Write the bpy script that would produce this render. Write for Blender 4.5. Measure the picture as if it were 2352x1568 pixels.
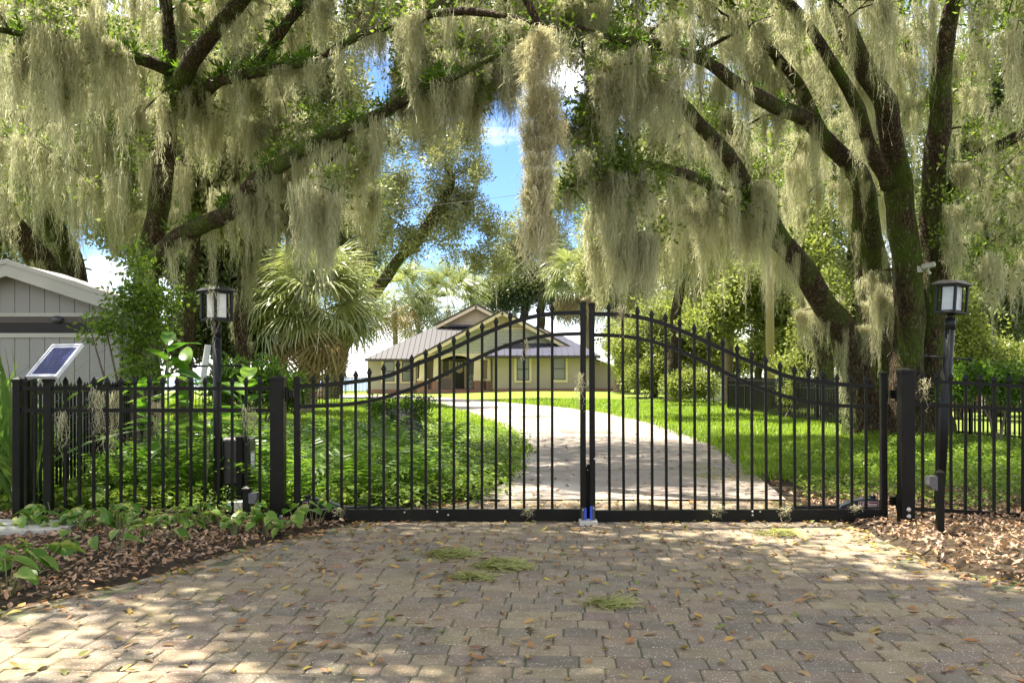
import bpy, math, random
import numpy as np
from mathutils import Vector, Matrix, Euler, noise as mnoise

for o in list(bpy.data.objects):
    bpy.data.objects.remove(o)
random.seed(11)
rng = np.random.default_rng(11)
R = math.radians
sc = bpy.context.scene
col = sc.collection

# ------------------------------------------------------------------ camera
F, HOR, CAMH, VW = 2200.0, 865.0, 1.2, 2352.0     # focal length / horizon in a 2352 x 1568 view, eye height in m
cam_d = bpy.data.cameras.new('camera')
cam = bpy.data.objects.new('camera', cam_d)
col.objects.link(cam)
cam.location = (0, 0, CAMH)
cam.rotation_euler = (R(90), 0, 0)
cam_d.sensor_width = 36.0
cam_d.lens = 36.0 * F / VW
cam_d.shift_y = (HOR - 784.0) / VW
cam_d.clip_start = 0.1
cam_d.clip_end = 4000
sc.camera = cam

# ------------------------------------------------------------------ sky, sun, exposure
SUN_EL, SUN_AZ = R(67), R(-58)                     # azimuth from +Y, negative = to the left
sun_dir = Vector((math.sin(SUN_AZ) * math.cos(SUN_EL), math.cos(SUN_AZ) * math.cos(SUN_EL), math.sin(SUN_EL)))
world = bpy.data.worlds.new('World')
sc.world = world
world.use_nodes = True
wn, wl = world.node_tree.nodes, world.node_tree.links
wn.clear()
w_out = wn.new('ShaderNodeOutputWorld')
w_bg = wn.new('ShaderNodeBackground')
w_bg.inputs['Strength'].default_value = 0.06
w_sky = wn.new('ShaderNodeTexSky')
w_sky.sky_type = 'NISHITA'
w_sky.sun_disc = False
w_sky.sun_elevation = SUN_EL
w_sky.sun_rotation = SUN_AZ
w_sky.air_density = 1.0
w_sky.dust_density = 0.3
w_sky.ozone_density = 2.0
w_tc = wn.new('ShaderNodeTexCoord')
w_map = wn.new('ShaderNodeMapping')
w_map.inputs['Scale'].default_value = (1.0, 1.0, 2.6)
w_map.inputs['Location'].default_value = (0.9, 4.2, 2.5)
w_noise = wn.new('ShaderNodeTexNoise')
w_noise.inputs['Scale'].default_value = 2.6
w_noise.inputs['Detail'].default_value = 7
w_noise.inputs['Roughness'].default_value = 0.56
w_ramp = wn.new('ShaderNodeValToRGB')
w_ramp.color_ramp.elements[0].position = 0.44
w_ramp.color_ramp.elements[1].position = 0.60
w_mix = wn.new('ShaderNodeMixRGB')
w_mix.inputs['Color2'].default_value = (8.2, 7.9, 7.3, 1)
wl.new(w_tc.outputs['Generated'], w_map.inputs['Vector'])
wl.new(w_map.outputs['Vector'], w_noise.inputs['Vector'])
wl.new(w_noise.outputs['Fac'], w_ramp.inputs['Fac'])
wl.new(w_ramp.outputs['Color'], w_mix.inputs['Fac'])
w_deep = wn.new('ShaderNodeMixRGB')
w_deep.blend_type = 'MULTIPLY'
w_deep.inputs['Fac'].default_value = 1.0
w_deep.inputs['Color2'].default_value = (0.36, 0.46, 0.61, 1)
wl.new(w_sky.outputs['Color'], w_deep.inputs['Color1'])
wl.new(w_deep.outputs['Color'], w_mix.inputs['Color1'])
wl.new(w_mix.outputs['Color'], w_bg.inputs['Color'])
wl.new(w_bg.outputs['Background'], w_out.inputs['Surface'])

sun_d = bpy.data.lights.new('sun', 'SUN')
sun_d.energy = 3.0
sun_d.angle = R(0.53)
sun_d.color = (1.0, 0.93, 0.80)
sun = bpy.data.objects.new('sun', sun_d)
col.objects.link(sun)
sun.location = (-20, 25, 40)
sun.rotation_euler = sun_dir.to_track_quat('Z', 'Y').to_euler()

sc.view_settings.view_transform = 'Standard'
sc.view_settings.look = 'None'
sc.view_settings.exposure = 2.85
sc.view_settings.gamma = 1.0
sc.view_settings.use_curve_mapping = False
sc.cycles.max_bounces = 16
sc.cycles.diffuse_bounces = 10
sc.cycles.transmission_bounces = 12
sc.cycles.use_denoising = True
sc.cycles.use_adaptive_sampling = False
sc.cycles.denoiser = 'OPENIMAGEDENOISE'
sc.cycles.denoising_input_passes = 'RGB_ALBEDO_NORMAL'
sc.cycles.denoising_prefilter = 'ACCURATE'
sc.cycles.sample_clamp_indirect = 4.0

# ------------------------------------------------------------------ helpers
def at(px, py, Y):
    """world point seen at (px, py) of the 2352 x 1568 view at distance Y"""
    return Vector(((px - 1176.0) / F * Y, Y, CAMH + (HOR - py) / F * Y))

def sstep(a, b, x):
    t = min(1.0, max(0.0, (x - a) / (b - a)))
    return t * t * (3 - 2 * t)

def gh(x, y):
    """height of the garden terrain"""
    return 0.24 * sstep(40, 64, y) * sstep(-7, 1, x) + 0.02 * math.sin(x * 0.7) * sstep(12, 30, y)

ORG = {}
def empty(name, loc=(0, 0, 0), local=False):
    o = bpy.data.objects.new(name, None)
    o.empty_display_size = 0.2
    col.objects.link(o)
    o.location = loc
    ORG[o] = Vector((0, 0, 0)) if local else Vector(loc)
    return o

def tag(o, label=None, cat=None, group=None, kind=None):
    if label: o['label'] = label
    if cat: o['category'] = cat
    if group: o['group'] = group
    if kind: o['kind'] = kind
    return o

class MB:
    def __init__(s):
        s.v, s.f = [], []
    def quad(s, a, b, c, d):
        n = len(s.v); s.v += [tuple(a), tuple(b), tuple(c), tuple(d)]; s.f.append((n, n+1, n+2, n+3)); return s
    def tri(s, a, b, c):
        n = len(s.v); s.v += [tuple(a), tuple(b), tuple(c)]; s.f.append((n, n+1, n+2)); return s
    def poly(s, pts):
        n = len(s.v); s.v += [tuple(p) for p in pts]; s.f.append(tuple(range(n, n+len(pts)))); return s
    def box(s, x0, x1, y0, y1, z0, z1, M=None):
        n = len(s.v)
        p = [(x0,y0,z0),(x1,y0,z0),(x1,y1,z0),(x0,y1,z0),(x0,y0,z1),(x1,y0,z1),(x1,y1,z1),(x0,y1,z1)]
        if M is not None: p = [tuple(M @ Vector(q)) for q in p]
        s.v += p
        s.f += [(n,n+3,n+2,n+1),(n+4,n+5,n+6,n+7),(n,n+1,n+5,n+4),(n+1,n+2,n+6,n+5),(n+2,n+3,n+7,n+6),(n+3,n,n+4,n+7)]
        return s
    def bbox(s, x0, x1, y0, y1, z0, z1, b=0.005, M=None):
        """box with chamfered edges along its four sides and top/bottom rims"""
        n = len(s.v)
        def ring(i, z):
            return [(x0+i+b,y0+i,z),(x1-i-b,y0+i,z),(x1-i,y0+i+b,z),(x1-i,y1-i-b,z),(x1-i-b,y1-i,z),(x0+i+b,y1-i,z),(x0+i,y1-i-b,z),(x0+i,y0+i+b,z)]
        rs = [ring(b, z0), ring(0, z0+b), ring(0, z1-b), ring(b, z1)]
        for r in rs:
            s.v += [tuple(M @ Vector(q)) if M is not None else q for q in r]
        for k in range(3):
            for i in range(8):
                j = (i+1) % 8
                s.f.append((n+8*k+i, n+8*k+j, n+8*k+8+j, n+8*k+8+i))
        s.f.append(tuple(n+i for i in reversed(range(8)))); s.f.append(tuple(n+24+i for i in range(8)))
        return s
    def prism(s, pts, off):
        """extrude a polygon (list of 3-d points) by the vector off"""
        n = len(s.v); k = len(pts); off = Vector(off)
        s.v += [tuple(p) for p in pts] + [tuple(Vector(p)+off) for p in pts]
        s.f.append(tuple(range(n, n+k))); s.f.append(tuple(n+k+i for i in reversed(range(k))))
        for i in range(k):
            j = (i+1) % k
            s.f.append((n+j, n+i, n+k+i, n+k+j))
        return s
    def tube(s, pts, rad, seg=8, cap=True, jit=0.0, frame=None):
        pts = [Vector(p) for p in pts]; m = len(pts)
        if not hasattr(rad, '__len__'): rad = [rad]*m
        n0 = len(s.v)
        t = (pts[1]-pts[0]).normalized()
        u = t.orthogonal().normalized() if frame is None else Vector(frame)
        for i in range(m):
            if i == 0: t2 = (pts[1]-pts[0])
            elif i == m-1: t2 = (pts[-1]-pts[-2])
            else: t2 = (pts[i+1]-pts[i-1])
            t2 = t2.normalized() if t2.length > 1e-9 else t
            u = (u - t2*u.dot(t2))
            u = u.normalized() if u.length > 1e-6 else t2.orthogonal().normalized()
            w = t2.cross(u); t = t2
            for k in range(seg):
                a = 2*math.pi*k/seg
                d = u*math.cos(a)+w*math.sin(a)
                r = rad[i]
                if jit:
                    q = pts[i]*1.4 + d*1.1
                    r *= 1 + jit*(mnoise.noise(q)*1.3 + 0.6*mnoise.noise(q*2.7)) + jit*0.5*math.sin(a*3+1.3*i*0.2)
                s.v.append(tuple(pts[i]+d*r))
        for i in range(m-1):
            for k in range(seg):
                j = (k+1) % seg
                s.f.append((n0+i*seg+k, n0+i*seg+j, n0+(i+1)*seg+j, n0+(i+1)*seg+k))
        if cap:
            s.f.append(tuple(n0+k for k in reversed(range(seg)))); s.f.append(tuple(n0+(m-1)*seg+k for k in range(seg)))
        return s
    def cyl(s, p, q, r, seg=12, r2=None):
        return s.tube([p, q], [r, r if r2 is None else r2], seg)
    def sphere(s, c, r, seg=10, rings=6, sc3=(1,1,1)):
        n = len(s.v)
        for i in range(rings+1):
            th = math.pi*i/rings
            for k in range(seg):
                a = 2*math.pi*k/seg
                s.v.append((c[0]+r*sc3[0]*math.sin(th)*math.cos(a), c[1]+r*sc3[1]*math.sin(th)*math.sin(a), c[2]+r*sc3[2]*math.cos(th)))
        for i in range(rings):
            for k in range(seg):
                j = (k+1) % seg
                s.f.append((n+i*seg+k, n+(i+1)*seg+k, n+(i+1)*seg+j, n+i*seg+j))
        return s
    def mesh(s, name, mat, smooth=False):
        me = bpy.data.meshes.new(name)
        me.from_pydata(s.v, [], s.f)
        if smooth: me.polygons.foreach_set('use_smooth', [True]*len(me.polygons))
        if mat: me.materials.append(mat)
        me.update()
        return me
    def build(s, name, mat, parent=None, smooth=False, org=None):
        off = org if org is not None else (ORG.get(parent) if parent else None)
        if off is not None and off.length > 0:
            s.v = [(a-off.x, b-off.y, c-off.z) for a, b, c in s.v]
        o = bpy.data.objects.new(name, s.mesh(name, mat, smooth))
        col.objects.link(o)
        if parent: o.parent = parent
        ORG[o] = off if off is not None else Vector((0, 0, 0))
        return o

def inst(name, me, parent=None, loc=(0,0,0), rot=(0,0,0), scl=None):
    """one object that shares a mesh; loc relative to the parent"""
    o = bpy.data.objects.new(name, me)
    col.objects.link(o)
    if parent: o.parent = parent
    o.location = loc; o.rotation_euler = rot
    if scl is not None: o.scale = scl
    ORG[o] = Vector((0,0,0))
    return o

def np_mesh(name, V, Fc, mat, smooth=False):
    """mesh from numpy: V (n,3), Fc (m,k) of one face size"""
    me = bpy.data.meshes.new(name)
    V = np.asarray(V, dtype=np.float32); Fc = np.asarray(Fc, dtype=np.int32)
    m, k = Fc.shape
    me.vertices.add(len(V)); me.vertices.foreach_set('co', V.ravel())
    me.loops.add(m*k); me.loops.foreach_set('vertex_index', Fc.ravel())
    me.polygons.add(m)
    me.polygons.foreach_set('loop_start', np.arange(0, m*k, k, dtype=np.int32))
    me.polygons.foreach_set('loop_total', np.full(m, k, dtype=np.int32))
    if smooth: me.polygons.foreach_set('use_smooth', np.ones(m, dtype=bool))
    if mat: me.materials.append(mat)
    me.update(calc_edges=True)
    return me

def catmull(pts, step=0.25):
    """smooth a list of tuples (any dimension) with Catmull-Rom; step in metres on the first 3 components"""
    P = [np.array(p, dtype=float) for p in pts]
    out = []
    for i in range(len(P)-1):
        p0 = P[i-1] if i > 0 else 2*P[0]-P[1]
        p1, p2 = P[i], P[i+1]
        p3 = P[i+2] if i+2 < len(P) else 2*P[-1]-P[-2]
        n = max(2, int(np.linalg.norm(p2[:3]-p1[:3])/step))
        for k in range(n):
            t = k/n
            out.append(0.5*((2*p1)+(-p0+p2)*t+(2*p0-5*p1+4*p2-p3)*t*t+(-p0+3*p1-3*p2+p3)*t**3))
    out.append(P[-1])
    return out

def in_poly(x, y, poly):
    c = False; n = len(poly); j = n-1
    for i in range(n):
        xi, yi = poly[i]; xj, yj = poly[j]
        if (yi > y) != (yj > y) and x < (xj-xi)*(y-yi)/(yj-yi)+xi: c = not c
        j = i
    return c

# ---- scatter: geometry-node instancing for what nobody could count
_GN = {}
def gn_for(key, objs):
    if key in _GN: return _GN[key]
    c = bpy.data.collections.new(key)
    for o in objs: c.objects.link(o)
    ng = bpy.data.node_groups.new('scatter_'+key, 'GeometryNodeTree')
    ng.interface.new_socket('Geometry', in_out='INPUT', socket_type='NodeSocketGeometry')
    ng.interface.new_socket('Geometry', in_out='OUTPUT', socket_type='NodeSocketGeometry')
    gi, go = ng.nodes.new('NodeGroupInput'), ng.nodes.new('NodeGroupOutput')
    ip = ng.nodes.new('GeometryNodeInstanceOnPoints')
    ci = ng.nodes.new('GeometryNodeCollectionInfo')
    ci.inputs['Collection'].default_value = c
    ci.inputs['Separate Children'].default_value = True
    ci.inputs['Reset Children'].default_value = True
    def attr(nm, t):
        a = ng.nodes.new('GeometryNodeInputNamedAttribute'); a.data_type = t; a.inputs['Name'].default_value = nm
        return [s for s in a.outputs if s.enabled and s.name == 'Attribute'][0]
    L = ng.links
    L.new(gi.outputs[0], ip.inputs['Points'])
    L.new(ci.outputs[0], ip.inputs['Instance'])
    ip.inputs['Pick Instance'].default_value = True
    L.new(attr('idx', 'INT'), ip.inputs['Instance Index'])
    L.new(attr('rot', 'FLOAT_VECTOR'), ip.inputs['Rotation'])
    L.new(attr('scl', 'FLOAT_VECTOR'), ip.inputs['Scale'])
    L.new(ip.outputs[0], go.inputs[0])
    _GN[key] = ng
    return ng

PROTO = {}
def protos(key, meshes):
    PROTO[key] = [bpy.data.objects.new(key, m) for m in meshes]

def scatter(name, key, pts, rots, scls, parent=None):
    pts = np.asarray(pts, dtype=np.float32).reshape(-1, 3)
    n = len(pts)
    if n == 0: return None
    off = ORG.get(parent) if parent else None
    if off is not None: pts = pts - np.array(off, dtype=np.float32)
    me = bpy.data.meshes.new(name)
    me.vertices.add(n); me.vertices.foreach_set('co', pts.ravel())
    a = me.attributes.new('rot', 'FLOAT_VECTOR', 'POINT'); a.data.foreach_set('vector', np.asarray(rots, dtype=np.float32).ravel())
    s = np.asarray(scls, dtype=np.float32)
    if s.ndim == 1: s = np.repeat(s[:, None], 3, axis=1)
    a = me.attributes.new('scl', 'FLOAT_VECTOR', 'POINT'); a.data.foreach_set('vector', np.ascontiguousarray(s).ravel())
    a = me.attributes.new('idx', 'INT', 'POINT'); a.data.foreach_set('value', rng.integers(0, len(PROTO[key]), n).astype(np.int32))
    me.update()
    o = bpy.data.objects.new(name, me)
    col.objects.link(o)
    if parent: o.parent = parent
    ORG[o] = off if off is not None else Vector((0,0,0))
    md = o.modifiers.new('scatter', 'NODES'); md.node_group = gn_for(key, PROTO[key])
    o['kind'] = 'stuff'
    return o

# ------------------------------------------------------------------ materials
class NT:
    def __init__(s, name):
        s.m = bpy.data.materials.new(name); s.m.use_nodes = True
        s.t = s.m.node_tree; s.t.nodes.clear()
        s.out = s.t.nodes.new('ShaderNodeOutputMaterial')
    def n(s, ty, **kw):
        d = s.t.nodes.new(ty)
        for k, v in kw.items():
            if k.startswith('p_'): setattr(d, k[2:], v)
            else:
                k2 = k.replace('_', ' ')
                i = d.inputs[k2] if not k2.isdigit() else d.inputs[int(k2)]
                if isinstance(v, bpy.types.NodeSocket): s.t.links.new(v, i)
                else: i.default_value = v
        return d
    def ramp(s, fac, stops, interp='LINEAR'):
        d = s.t.nodes.new('ShaderNodeValToRGB'); cr = d.color_ramp; cr.interpolation = interp
        while len(cr.elements) < len(stops): cr.elements.new(0.5)
        for e, (p, c) in zip(cr.elements, stops):
            e.position = p; e.color = (*c, 1) if len(c) == 3 else c
        s.t.links.new(fac, d.inputs['Fac'])
        return d.outputs['Color']
    def mix(s, fac, a, b, blend='MIX'):
        d = s.t.nodes.new('ShaderNodeMixRGB'); d.blend_type = blend
        for v, i in ((fac, 0), (a, 1), (b, 2)):
            if isinstance(v, bpy.types.NodeSocket): s.t.links.new(v, d.inputs[i])
            else: d.inputs[i].default_value = v if i == 0 else (*v, 1)
        return d.outputs[0]
    def coords(s, scale=(1,1,1), kind='Object'):
        tc = s.t.nodes.new('ShaderNodeTexCoord')
        mp = s.n('ShaderNodeMapping', Vector=tc.outputs[kind], Scale=scale)
        return mp.outputs[0]
    def pos(s, scale=(1,1,1)):
        g = s.t.nodes.new('ShaderNodeNewGeometry')
        return s.n('ShaderNodeMapping', Vector=g.outputs['Position'], Scale=scale).outputs[0]
    def noise(s, vec, scale, detail=4, rough=0.55):
        return s.n('ShaderNodeTexNoise', Vector=vec, Scale=scale, Detail=detail, Roughness=rough).outputs['Fac']
    def rnd(s):
        """random value per object / instance and per mesh island"""
        oi = s.t.nodes.new('ShaderNodeObjectInfo'); g = s.t.nodes.new('ShaderNodeNewGeometry')
        a = s.n('ShaderNodeMath', p_operation='ADD'); s.t.links.new(oi.outputs['Random'], a.inputs[0]); s.t.links.new(g.outputs['Random Per Island'], a.inputs[1])
        b = s.n('ShaderNodeMath', p_operation='FRACT'); s.t.links.new(a.outputs[0], b.inputs[0])
        return b.outputs[0], oi.outputs['Random'], g.outputs['Random Per Island']
    def bump(s, h, strength=0.3, dist=0.01):
        return s.n('ShaderNodeBump', Height=h, Strength=strength, Distance=dist).outputs[0]
    def done(s, sh):
        s.t.links.new(sh, s.out.inputs['Surface']); return s.m
    def pbr(s, color, rough=0.6, metal=0.0, normal=None, spec=0.5):
        d = s.t.nodes.new('ShaderNodeBsdfPrincipled')
        for k, v in (('Base Color', color), ('Roughness', rough), ('Metallic', metal), ('Specular IOR Level', spec), ('Normal', normal)):
            if v is None: continue
            if isinstance(v, bpy.types.NodeSocket): s.t.links.new(v, d.inputs[k])
            else: d.inputs[k].default_value = (*v, 1) if k == 'Base Color' else v
        return d.outputs[0]

def plain(name, c1, c2=None, scale=3.0, rough=0.6, metal=0.0, bump=0.0, bscale=60, spec=0.5, stretch=(1,1,1)):
    t = NT(name)
    p = t.pos(stretch)
    c = t.ramp(t.noise(p, scale, 5), [(0.3, c1), (0.7, c2 or tuple(x*0.82 for x in c1))])
    nb = t.bump(t.noise(p, bscale, 3), bump, 0.01) if bump else None
    return t.done(t.pbr(c, rough, metal, nb, spec))

def leafy(name, cols, transl=0.35, rough=0.5, vein=None, spec=0.35, island=True, tint=(1.5, 1.6, 0.7)):
    """foliage: colour varies per leaf and per clump, light passes through"""
    t = NT(name)
    r, ro, ri = t.rnd()
    n = len(cols)
    c = t.ramp(r if island else ro, [(i/(n-1), k) for i, k in enumerate(cols)])
    if vein:
        p = t.coords((1,1,1))
        c = t.mix(t.ramp(t.noise(p, vein[0], 3), [(0.52, (0,0,0)), (0.62, (1,1,1))]), c, vein[1])
    d = t.pbr(c, rough, 0, None, spec)
    tr = t.n('ShaderNodeBsdfTranslucent')
    c2 = t.mix(0.55, c, t.mix(1.0, c, tint, 'MULTIPLY'))
    t.t.links.new(c2, tr.inputs['Color'])
    mx = t.n('ShaderNodeMixShader', Fac=transl)
    t.t.links.new(d, mx.inputs[1]); t.t.links.new(tr.outputs[0], mx.inputs[2])
    return t.done(mx.outputs[0])
# ---- the materials of the place
def m_bark():
    t = NT('oak bark')
    p = t.pos((1, 1, 0.22))
    pn = t.n('ShaderNodeTexNoise', Vector=t.pos((1, 1, 0.4)), Scale=7.0, Detail=4.0).outputs['Color']
    pw = t.n('ShaderNodeMixRGB', p_blend_type='LINEAR_LIGHT', Fac=0.11, Color1=t.pos((1, 1, 0.13)), Color2=pn).outputs[0]
    g = t.n('ShaderNodeTexVoronoi', Vector=pw, Scale=22.0, p_feature='DISTANCE_TO_EDGE').outputs['Distance']
    big = t.noise(t.pos((1, 1, 0.5)), 3.0, 5, 0.6)
    fine = t.noise(p, 40, 4)
    base = t.ramp(fine, [(0.3, (0.055, 0.036, 0.022)), (0.7, (0.16, 0.112, 0.07))])
    crack = t.ramp(g, [(0.0, (0.25, 0.25, 0.25)), (0.22, (1, 1, 1))])
    c = t.mix(1.0, base, crack, 'MULTIPLY')
    mossf = t.ramp(t.noise(t.pos((1, 1, 0.6)), 1.3, 5, 0.65), [(0.47, (0, 0, 0)), (0.62, (1, 1, 1))])
    c = t.mix(t.mix(0.8, (0, 0, 0), mossf), c, (0.085, 0.13, 0.018))
    lich = t.ramp(t.noise(t.pos(), 18, 3), [(0.64, (0, 0, 0)), (0.72, (1, 1, 1))])
    c = t.mix(t.mix(0.6, (0, 0, 0), lich), c, (0.42, 0.42, 0.34))
    h = t.mix(0.5, t.ramp(g, [(0, (0, 0, 0)), (0.25, (1, 1, 1))]), t.mix(0.5, fine, big))
    return t.done(t.pbr(c, 0.9, 0, t.bump(h, 1.0, 0.07), 0.15))
M_BARK = m_bark()

def m_black():
    t = NT('black powder coat')
    p = t.pos()
    c = t.ramp(t.noise(p, 9, 5, 0.6), [(0.35, (0.0035, 0.0035, 0.003)), (0.62, (0.006, 0.006, 0.005)), (0.8, (0.012, 0.011, 0.009))])
    dust = t.ramp(t.noise(p, 160, 2), [(0.68, (0, 0, 0)), (0.76, (1, 1, 1))])
    c = t.mix(t.mix(0.06, (0, 0, 0), dust), c, (0.2, 0.19, 0.16))
    alg = t.ramp(t.noise(t.pos((1, 1, 0.4)), 2.2, 4), [(0.55, (0, 0, 0)), (0.72, (1, 1, 1))])
    c = t.mix(t.mix(0.4, (0, 0, 0), alg), c, (0.016, 0.02, 0.006))
    return t.done(t.pbr(c, t.ramp(t.noise(p, 30, 3), [(0.3, (0.3, 0.3, 0.3)), (0.7, (0.5, 0.5, 0.5))]), 0, t.bump(t.noise(p, 220, 2), 0.08, 0.004), 0.16))
M_BLACK = m_black()

def m_paver():
    t = NT('tumbled paver')
    r, ro, ri = t.rnd()
    c = t.ramp(r, [(0.0, (0.245, 0.188, 0.125)), (0.16, (0.285, 0.228, 0.14)), (0.30, (0.215, 0.163, 0.115)), (0.44, (0.265, 0.205, 0.135)),
                   (0.55, (0.195, 0.142, 0.108)), (0.66, (0.215, 0.175, 0.13)), (0.82, (0.165, 0.138, 0.105)), (0.88, (0.26, 0.205, 0.135)), (1.0, (0.20, 0.16, 0.122))])
    p = t.pos()
    blot = t.noise(p, 7, 5, 0.6)
    c = t.mix(t.mix(0.85, (0, 0, 0), t.ramp(blot, [(0.4, (0, 0, 0)), (0.7, (1, 1, 1))])), c, t.mix(1.0, c, (0.70, 0.665, 0.61), 'MULTIPLY'))
    sp = t.n('ShaderNodeTexVoronoi', Vector=p, Scale=105.0).outputs['Distance']
    gr = t.n('ShaderNodeTexVoronoi', Vector=p, Scale=105.0)
    pick = t.ramp(gr.outputs['Color'], [(0.70, (0, 0, 0)), (0.74, (1, 1, 1))])
    c = t.mix(t.mix(0.75, (0, 0, 0), t.mix(1.0, pick, t.ramp(sp, [(0.28, (1, 1, 1)), (0.4, (0, 0, 0))]), 'MULTIPLY')), c, (0.62, 0.57, 0.46))
    fine = t.noise(p, 260, 3, 0.7)
    c = t.mix(0.5, c, t.mix(1.0, c, t.ramp(fine, [(0.3, (0.55, 0.55, 0.55)), (0.7, (1.3, 1.3, 1.3))]), 'MULTIPLY'))
    alg = t.ramp(t.noise(p, 2.1, 4), [(0.5, (0, 0, 0)), (0.75, (1, 1, 1))])
    c = t.mix(t.mix(0.25, (0, 0, 0), alg), c, (0.20, 0.21, 0.08))
    return t.done(t.pbr(c, 0.85, 0, t.bump(t.mix(0.5, fine, t.noise(p, 35, 4)), 0.55, 0.008), 0.3))
M_PAVER = m_paver()

def m_concrete(name='concrete drive', c1=(0.285, 0.235, 0.195), c2=(0.205, 0.17, 0.14)):
    t = NT(name)
    p = t.pos()
    c = t.ramp(t.noise(p, 0.8, 6, 0.62), [(0.32, c2), (0.66, c1)])
    c = t.mix(t.ramp(t.noise(p, 0.45, 3), [(0.55, (0, 0, 0)), (0.8, (0.35, 0.35, 0.35))]), c, (0.20, 0.22, 0.12))
    c = t.mix(0.5, c, t.mix(1.0, c, t.ramp(t.noise(p, 90, 3), [(0.3, (0.88, 0.88, 0.88)), (0.7, (1.08, 1.08, 1.08))]), 'MULTIPLY'))
    wet = t.noise(t.pos((1, 0.5, 1)), 0.55, 3)
    rough = t.ramp(wet, [(0.50, (0.75, 0.75, 0.75)), (0.66, (0.22, 0.22, 0.22))])
    return t.done(t.pbr(c, rough, 0, t.bump(t.noise(p, 140, 3), 0.15, 0.005), 0.5))
M_CONC = m_concrete()
M_SLAB = m_concrete('old concrete', (0.48, 0.46, 0.40), (0.34, 0.33, 0.28))

def m_soil():
    t = NT('dark soil')
    p = t.pos()
    c = t.ramp(t.noise(p, 14, 6, 0.7), [(0.3, (0.022, 0.017, 0.012)), (0.7, (0.075, 0.055, 0.036))])
    return t.done(t.pbr(c, 0.95, 0, t.bump(t.noise(p, 50, 5), 0.8, 0.02), 0.1))
M_SOIL = m_soil()

def m_lawn():
    t = NT('lawn')
    p = t.pos()
    c = t.ramp(t.noise(p, 1.1, 5, 0.6), [(0.3, (0.12, 0.175, 0.02)), (0.7, (0.20, 0.26, 0.03))])
    c = t.mix(t.ramp(t.noise(p, 0.35, 5, 0.65), [(0.55, (0, 0, 0)), (0.75, (0.5, 0.5, 0.5))]), c, (0.24, 0.22, 0.07))
    c = t.mix(0.6, c, t.mix(1.0, c, t.ramp(t.noise(p, 45, 4, 0.7), [(0.3, (0.45, 0.5, 0.4)), (0.7, (1.4, 1.35, 1.3))]), 'MULTIPLY'))
    return t.done(t.pbr(c, 0.8, 0, t.bump(t.noise(p, 40, 4, 0.7), 1.0, 0.05), 0.2))
M_LAWN = m_lawn()
M_EARTH = plain('garden earth', (0.07, 0.075, 0.03), (0.10, 0.085, 0.045), 0.5, 0.95, bump=0.8, bscale=20)
M_SAND = plain('joint sand', (0.11, 0.10, 0.06), (0.07, 0.085, 0.03), 6, 0.95, bump=0.6, bscale=120)

def m_water():
    t = NT('lake water')
    p = t.pos((1, 2.5, 1))
    return t.done(t.pbr((0.05, 0.11, 0.17), 0.12, 0, t.bump(t.noise(p, 1.5, 4), 0.4, 0.2), 0.6))
M_WATER = m_water()

# foliage
M_MOSS = leafy('spanish moss', [(0.38, 0.37, 0.22), (0.60, 0.585, 0.41), (0.48, 0.465, 0.30), (0.72, 0.70, 0.54), (0.30, 0.295, 0.16), (0.60, 0.59, 0.42), (0.20, 0.195, 0.095), (0.74, 0.72, 0.57)], 0.55, 0.9, spec=0.05, tint=(1.1, 1.1, 0.85))
M_MOSS_NEAR = leafy('pale spanish moss', [(0.52, 0.49, 0.31), (0.66, 0.61, 0.42), (0.47, 0.45, 0.28)], 0.4, 0.9, spec=0.05, tint=(1.1, 1.1, 0.9))
M_MOSS_GREEN = leafy('fresh moss tangle', [(0.22, 0.24, 0.08), (0.33, 0.33, 0.13), (0.27, 0.27, 0.09)], 0.25, 0.9, spec=0.05)
M_OAK = leafy('oak leaves', [(0.06, 0.10, 0.015), (0.14, 0.20, 0.028), (0.095, 0.15, 0.02), (0.20, 0.25, 0.045)], 0.5, 0.42)
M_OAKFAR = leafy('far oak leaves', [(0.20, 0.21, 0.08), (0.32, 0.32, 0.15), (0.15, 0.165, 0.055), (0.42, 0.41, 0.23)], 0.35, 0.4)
M_OAKDARK = leafy('dark oak leaves', [(0.065, 0.085, 0.03), (0.11, 0.135, 0.05), (0.075, 0.10, 0.035), (0.15, 0.17, 0.075)], 0.35, 0.4)
M_LIGHTLEAF = leafy('light green leaves', [(0.12, 0.155, 0.03), (0.24, 0.27, 0.06), (0.17, 0.205, 0.045), (0.29, 0.31, 0.11), (0.09, 0.12, 0.035)], 0.45, 0.45)
M_SHRUB = leafy('shrub leaves', [(0.035, 0.085, 0.012), (0.09, 0.17, 0.02), (0.055, 0.12, 0.014), (0.14, 0.22, 0.03)], 0.4, 0.3)
M_FERN = leafy('fern fronds', [(0.06, 0.13, 0.015), (0.12, 0.22, 0.025), (0.17, 0.27, 0.04), (0.09, 0.17, 0.02)], 0.45, 0.4)
M_COVER = leafy('ground cover leaves', [(0.05, 0.11, 0.018), (0.11, 0.19, 0.02), (0.19, 0.27, 0.03), (0.075, 0.14, 0.02), (0.25, 0.31, 0.05), (0.14, 0.23, 0.03)], 0.4, 0.45, spec=0.2)
M_POTHOS = leafy('pothos leaves', [(0.06, 0.15, 0.02), (0.11, 0.21, 0.03), (0.16, 0.25, 0.045)], 0.4, 0.4, vein=(9, (0.36, 0.38, 0.12)), spec=0.25)
M_GINGER = leafy('broad leaves', [(0.05, 0.13, 0.015), (0.10, 0.21, 0.025), (0.16, 0.27, 0.03)], 0.4, 0.3)
M_SWORD = leafy('sword leaves', [(0.06, 0.13, 0.025), (0.11, 0.20, 0.04), (0.17, 0.25, 0.06)], 0.35, 0.35)
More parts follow.
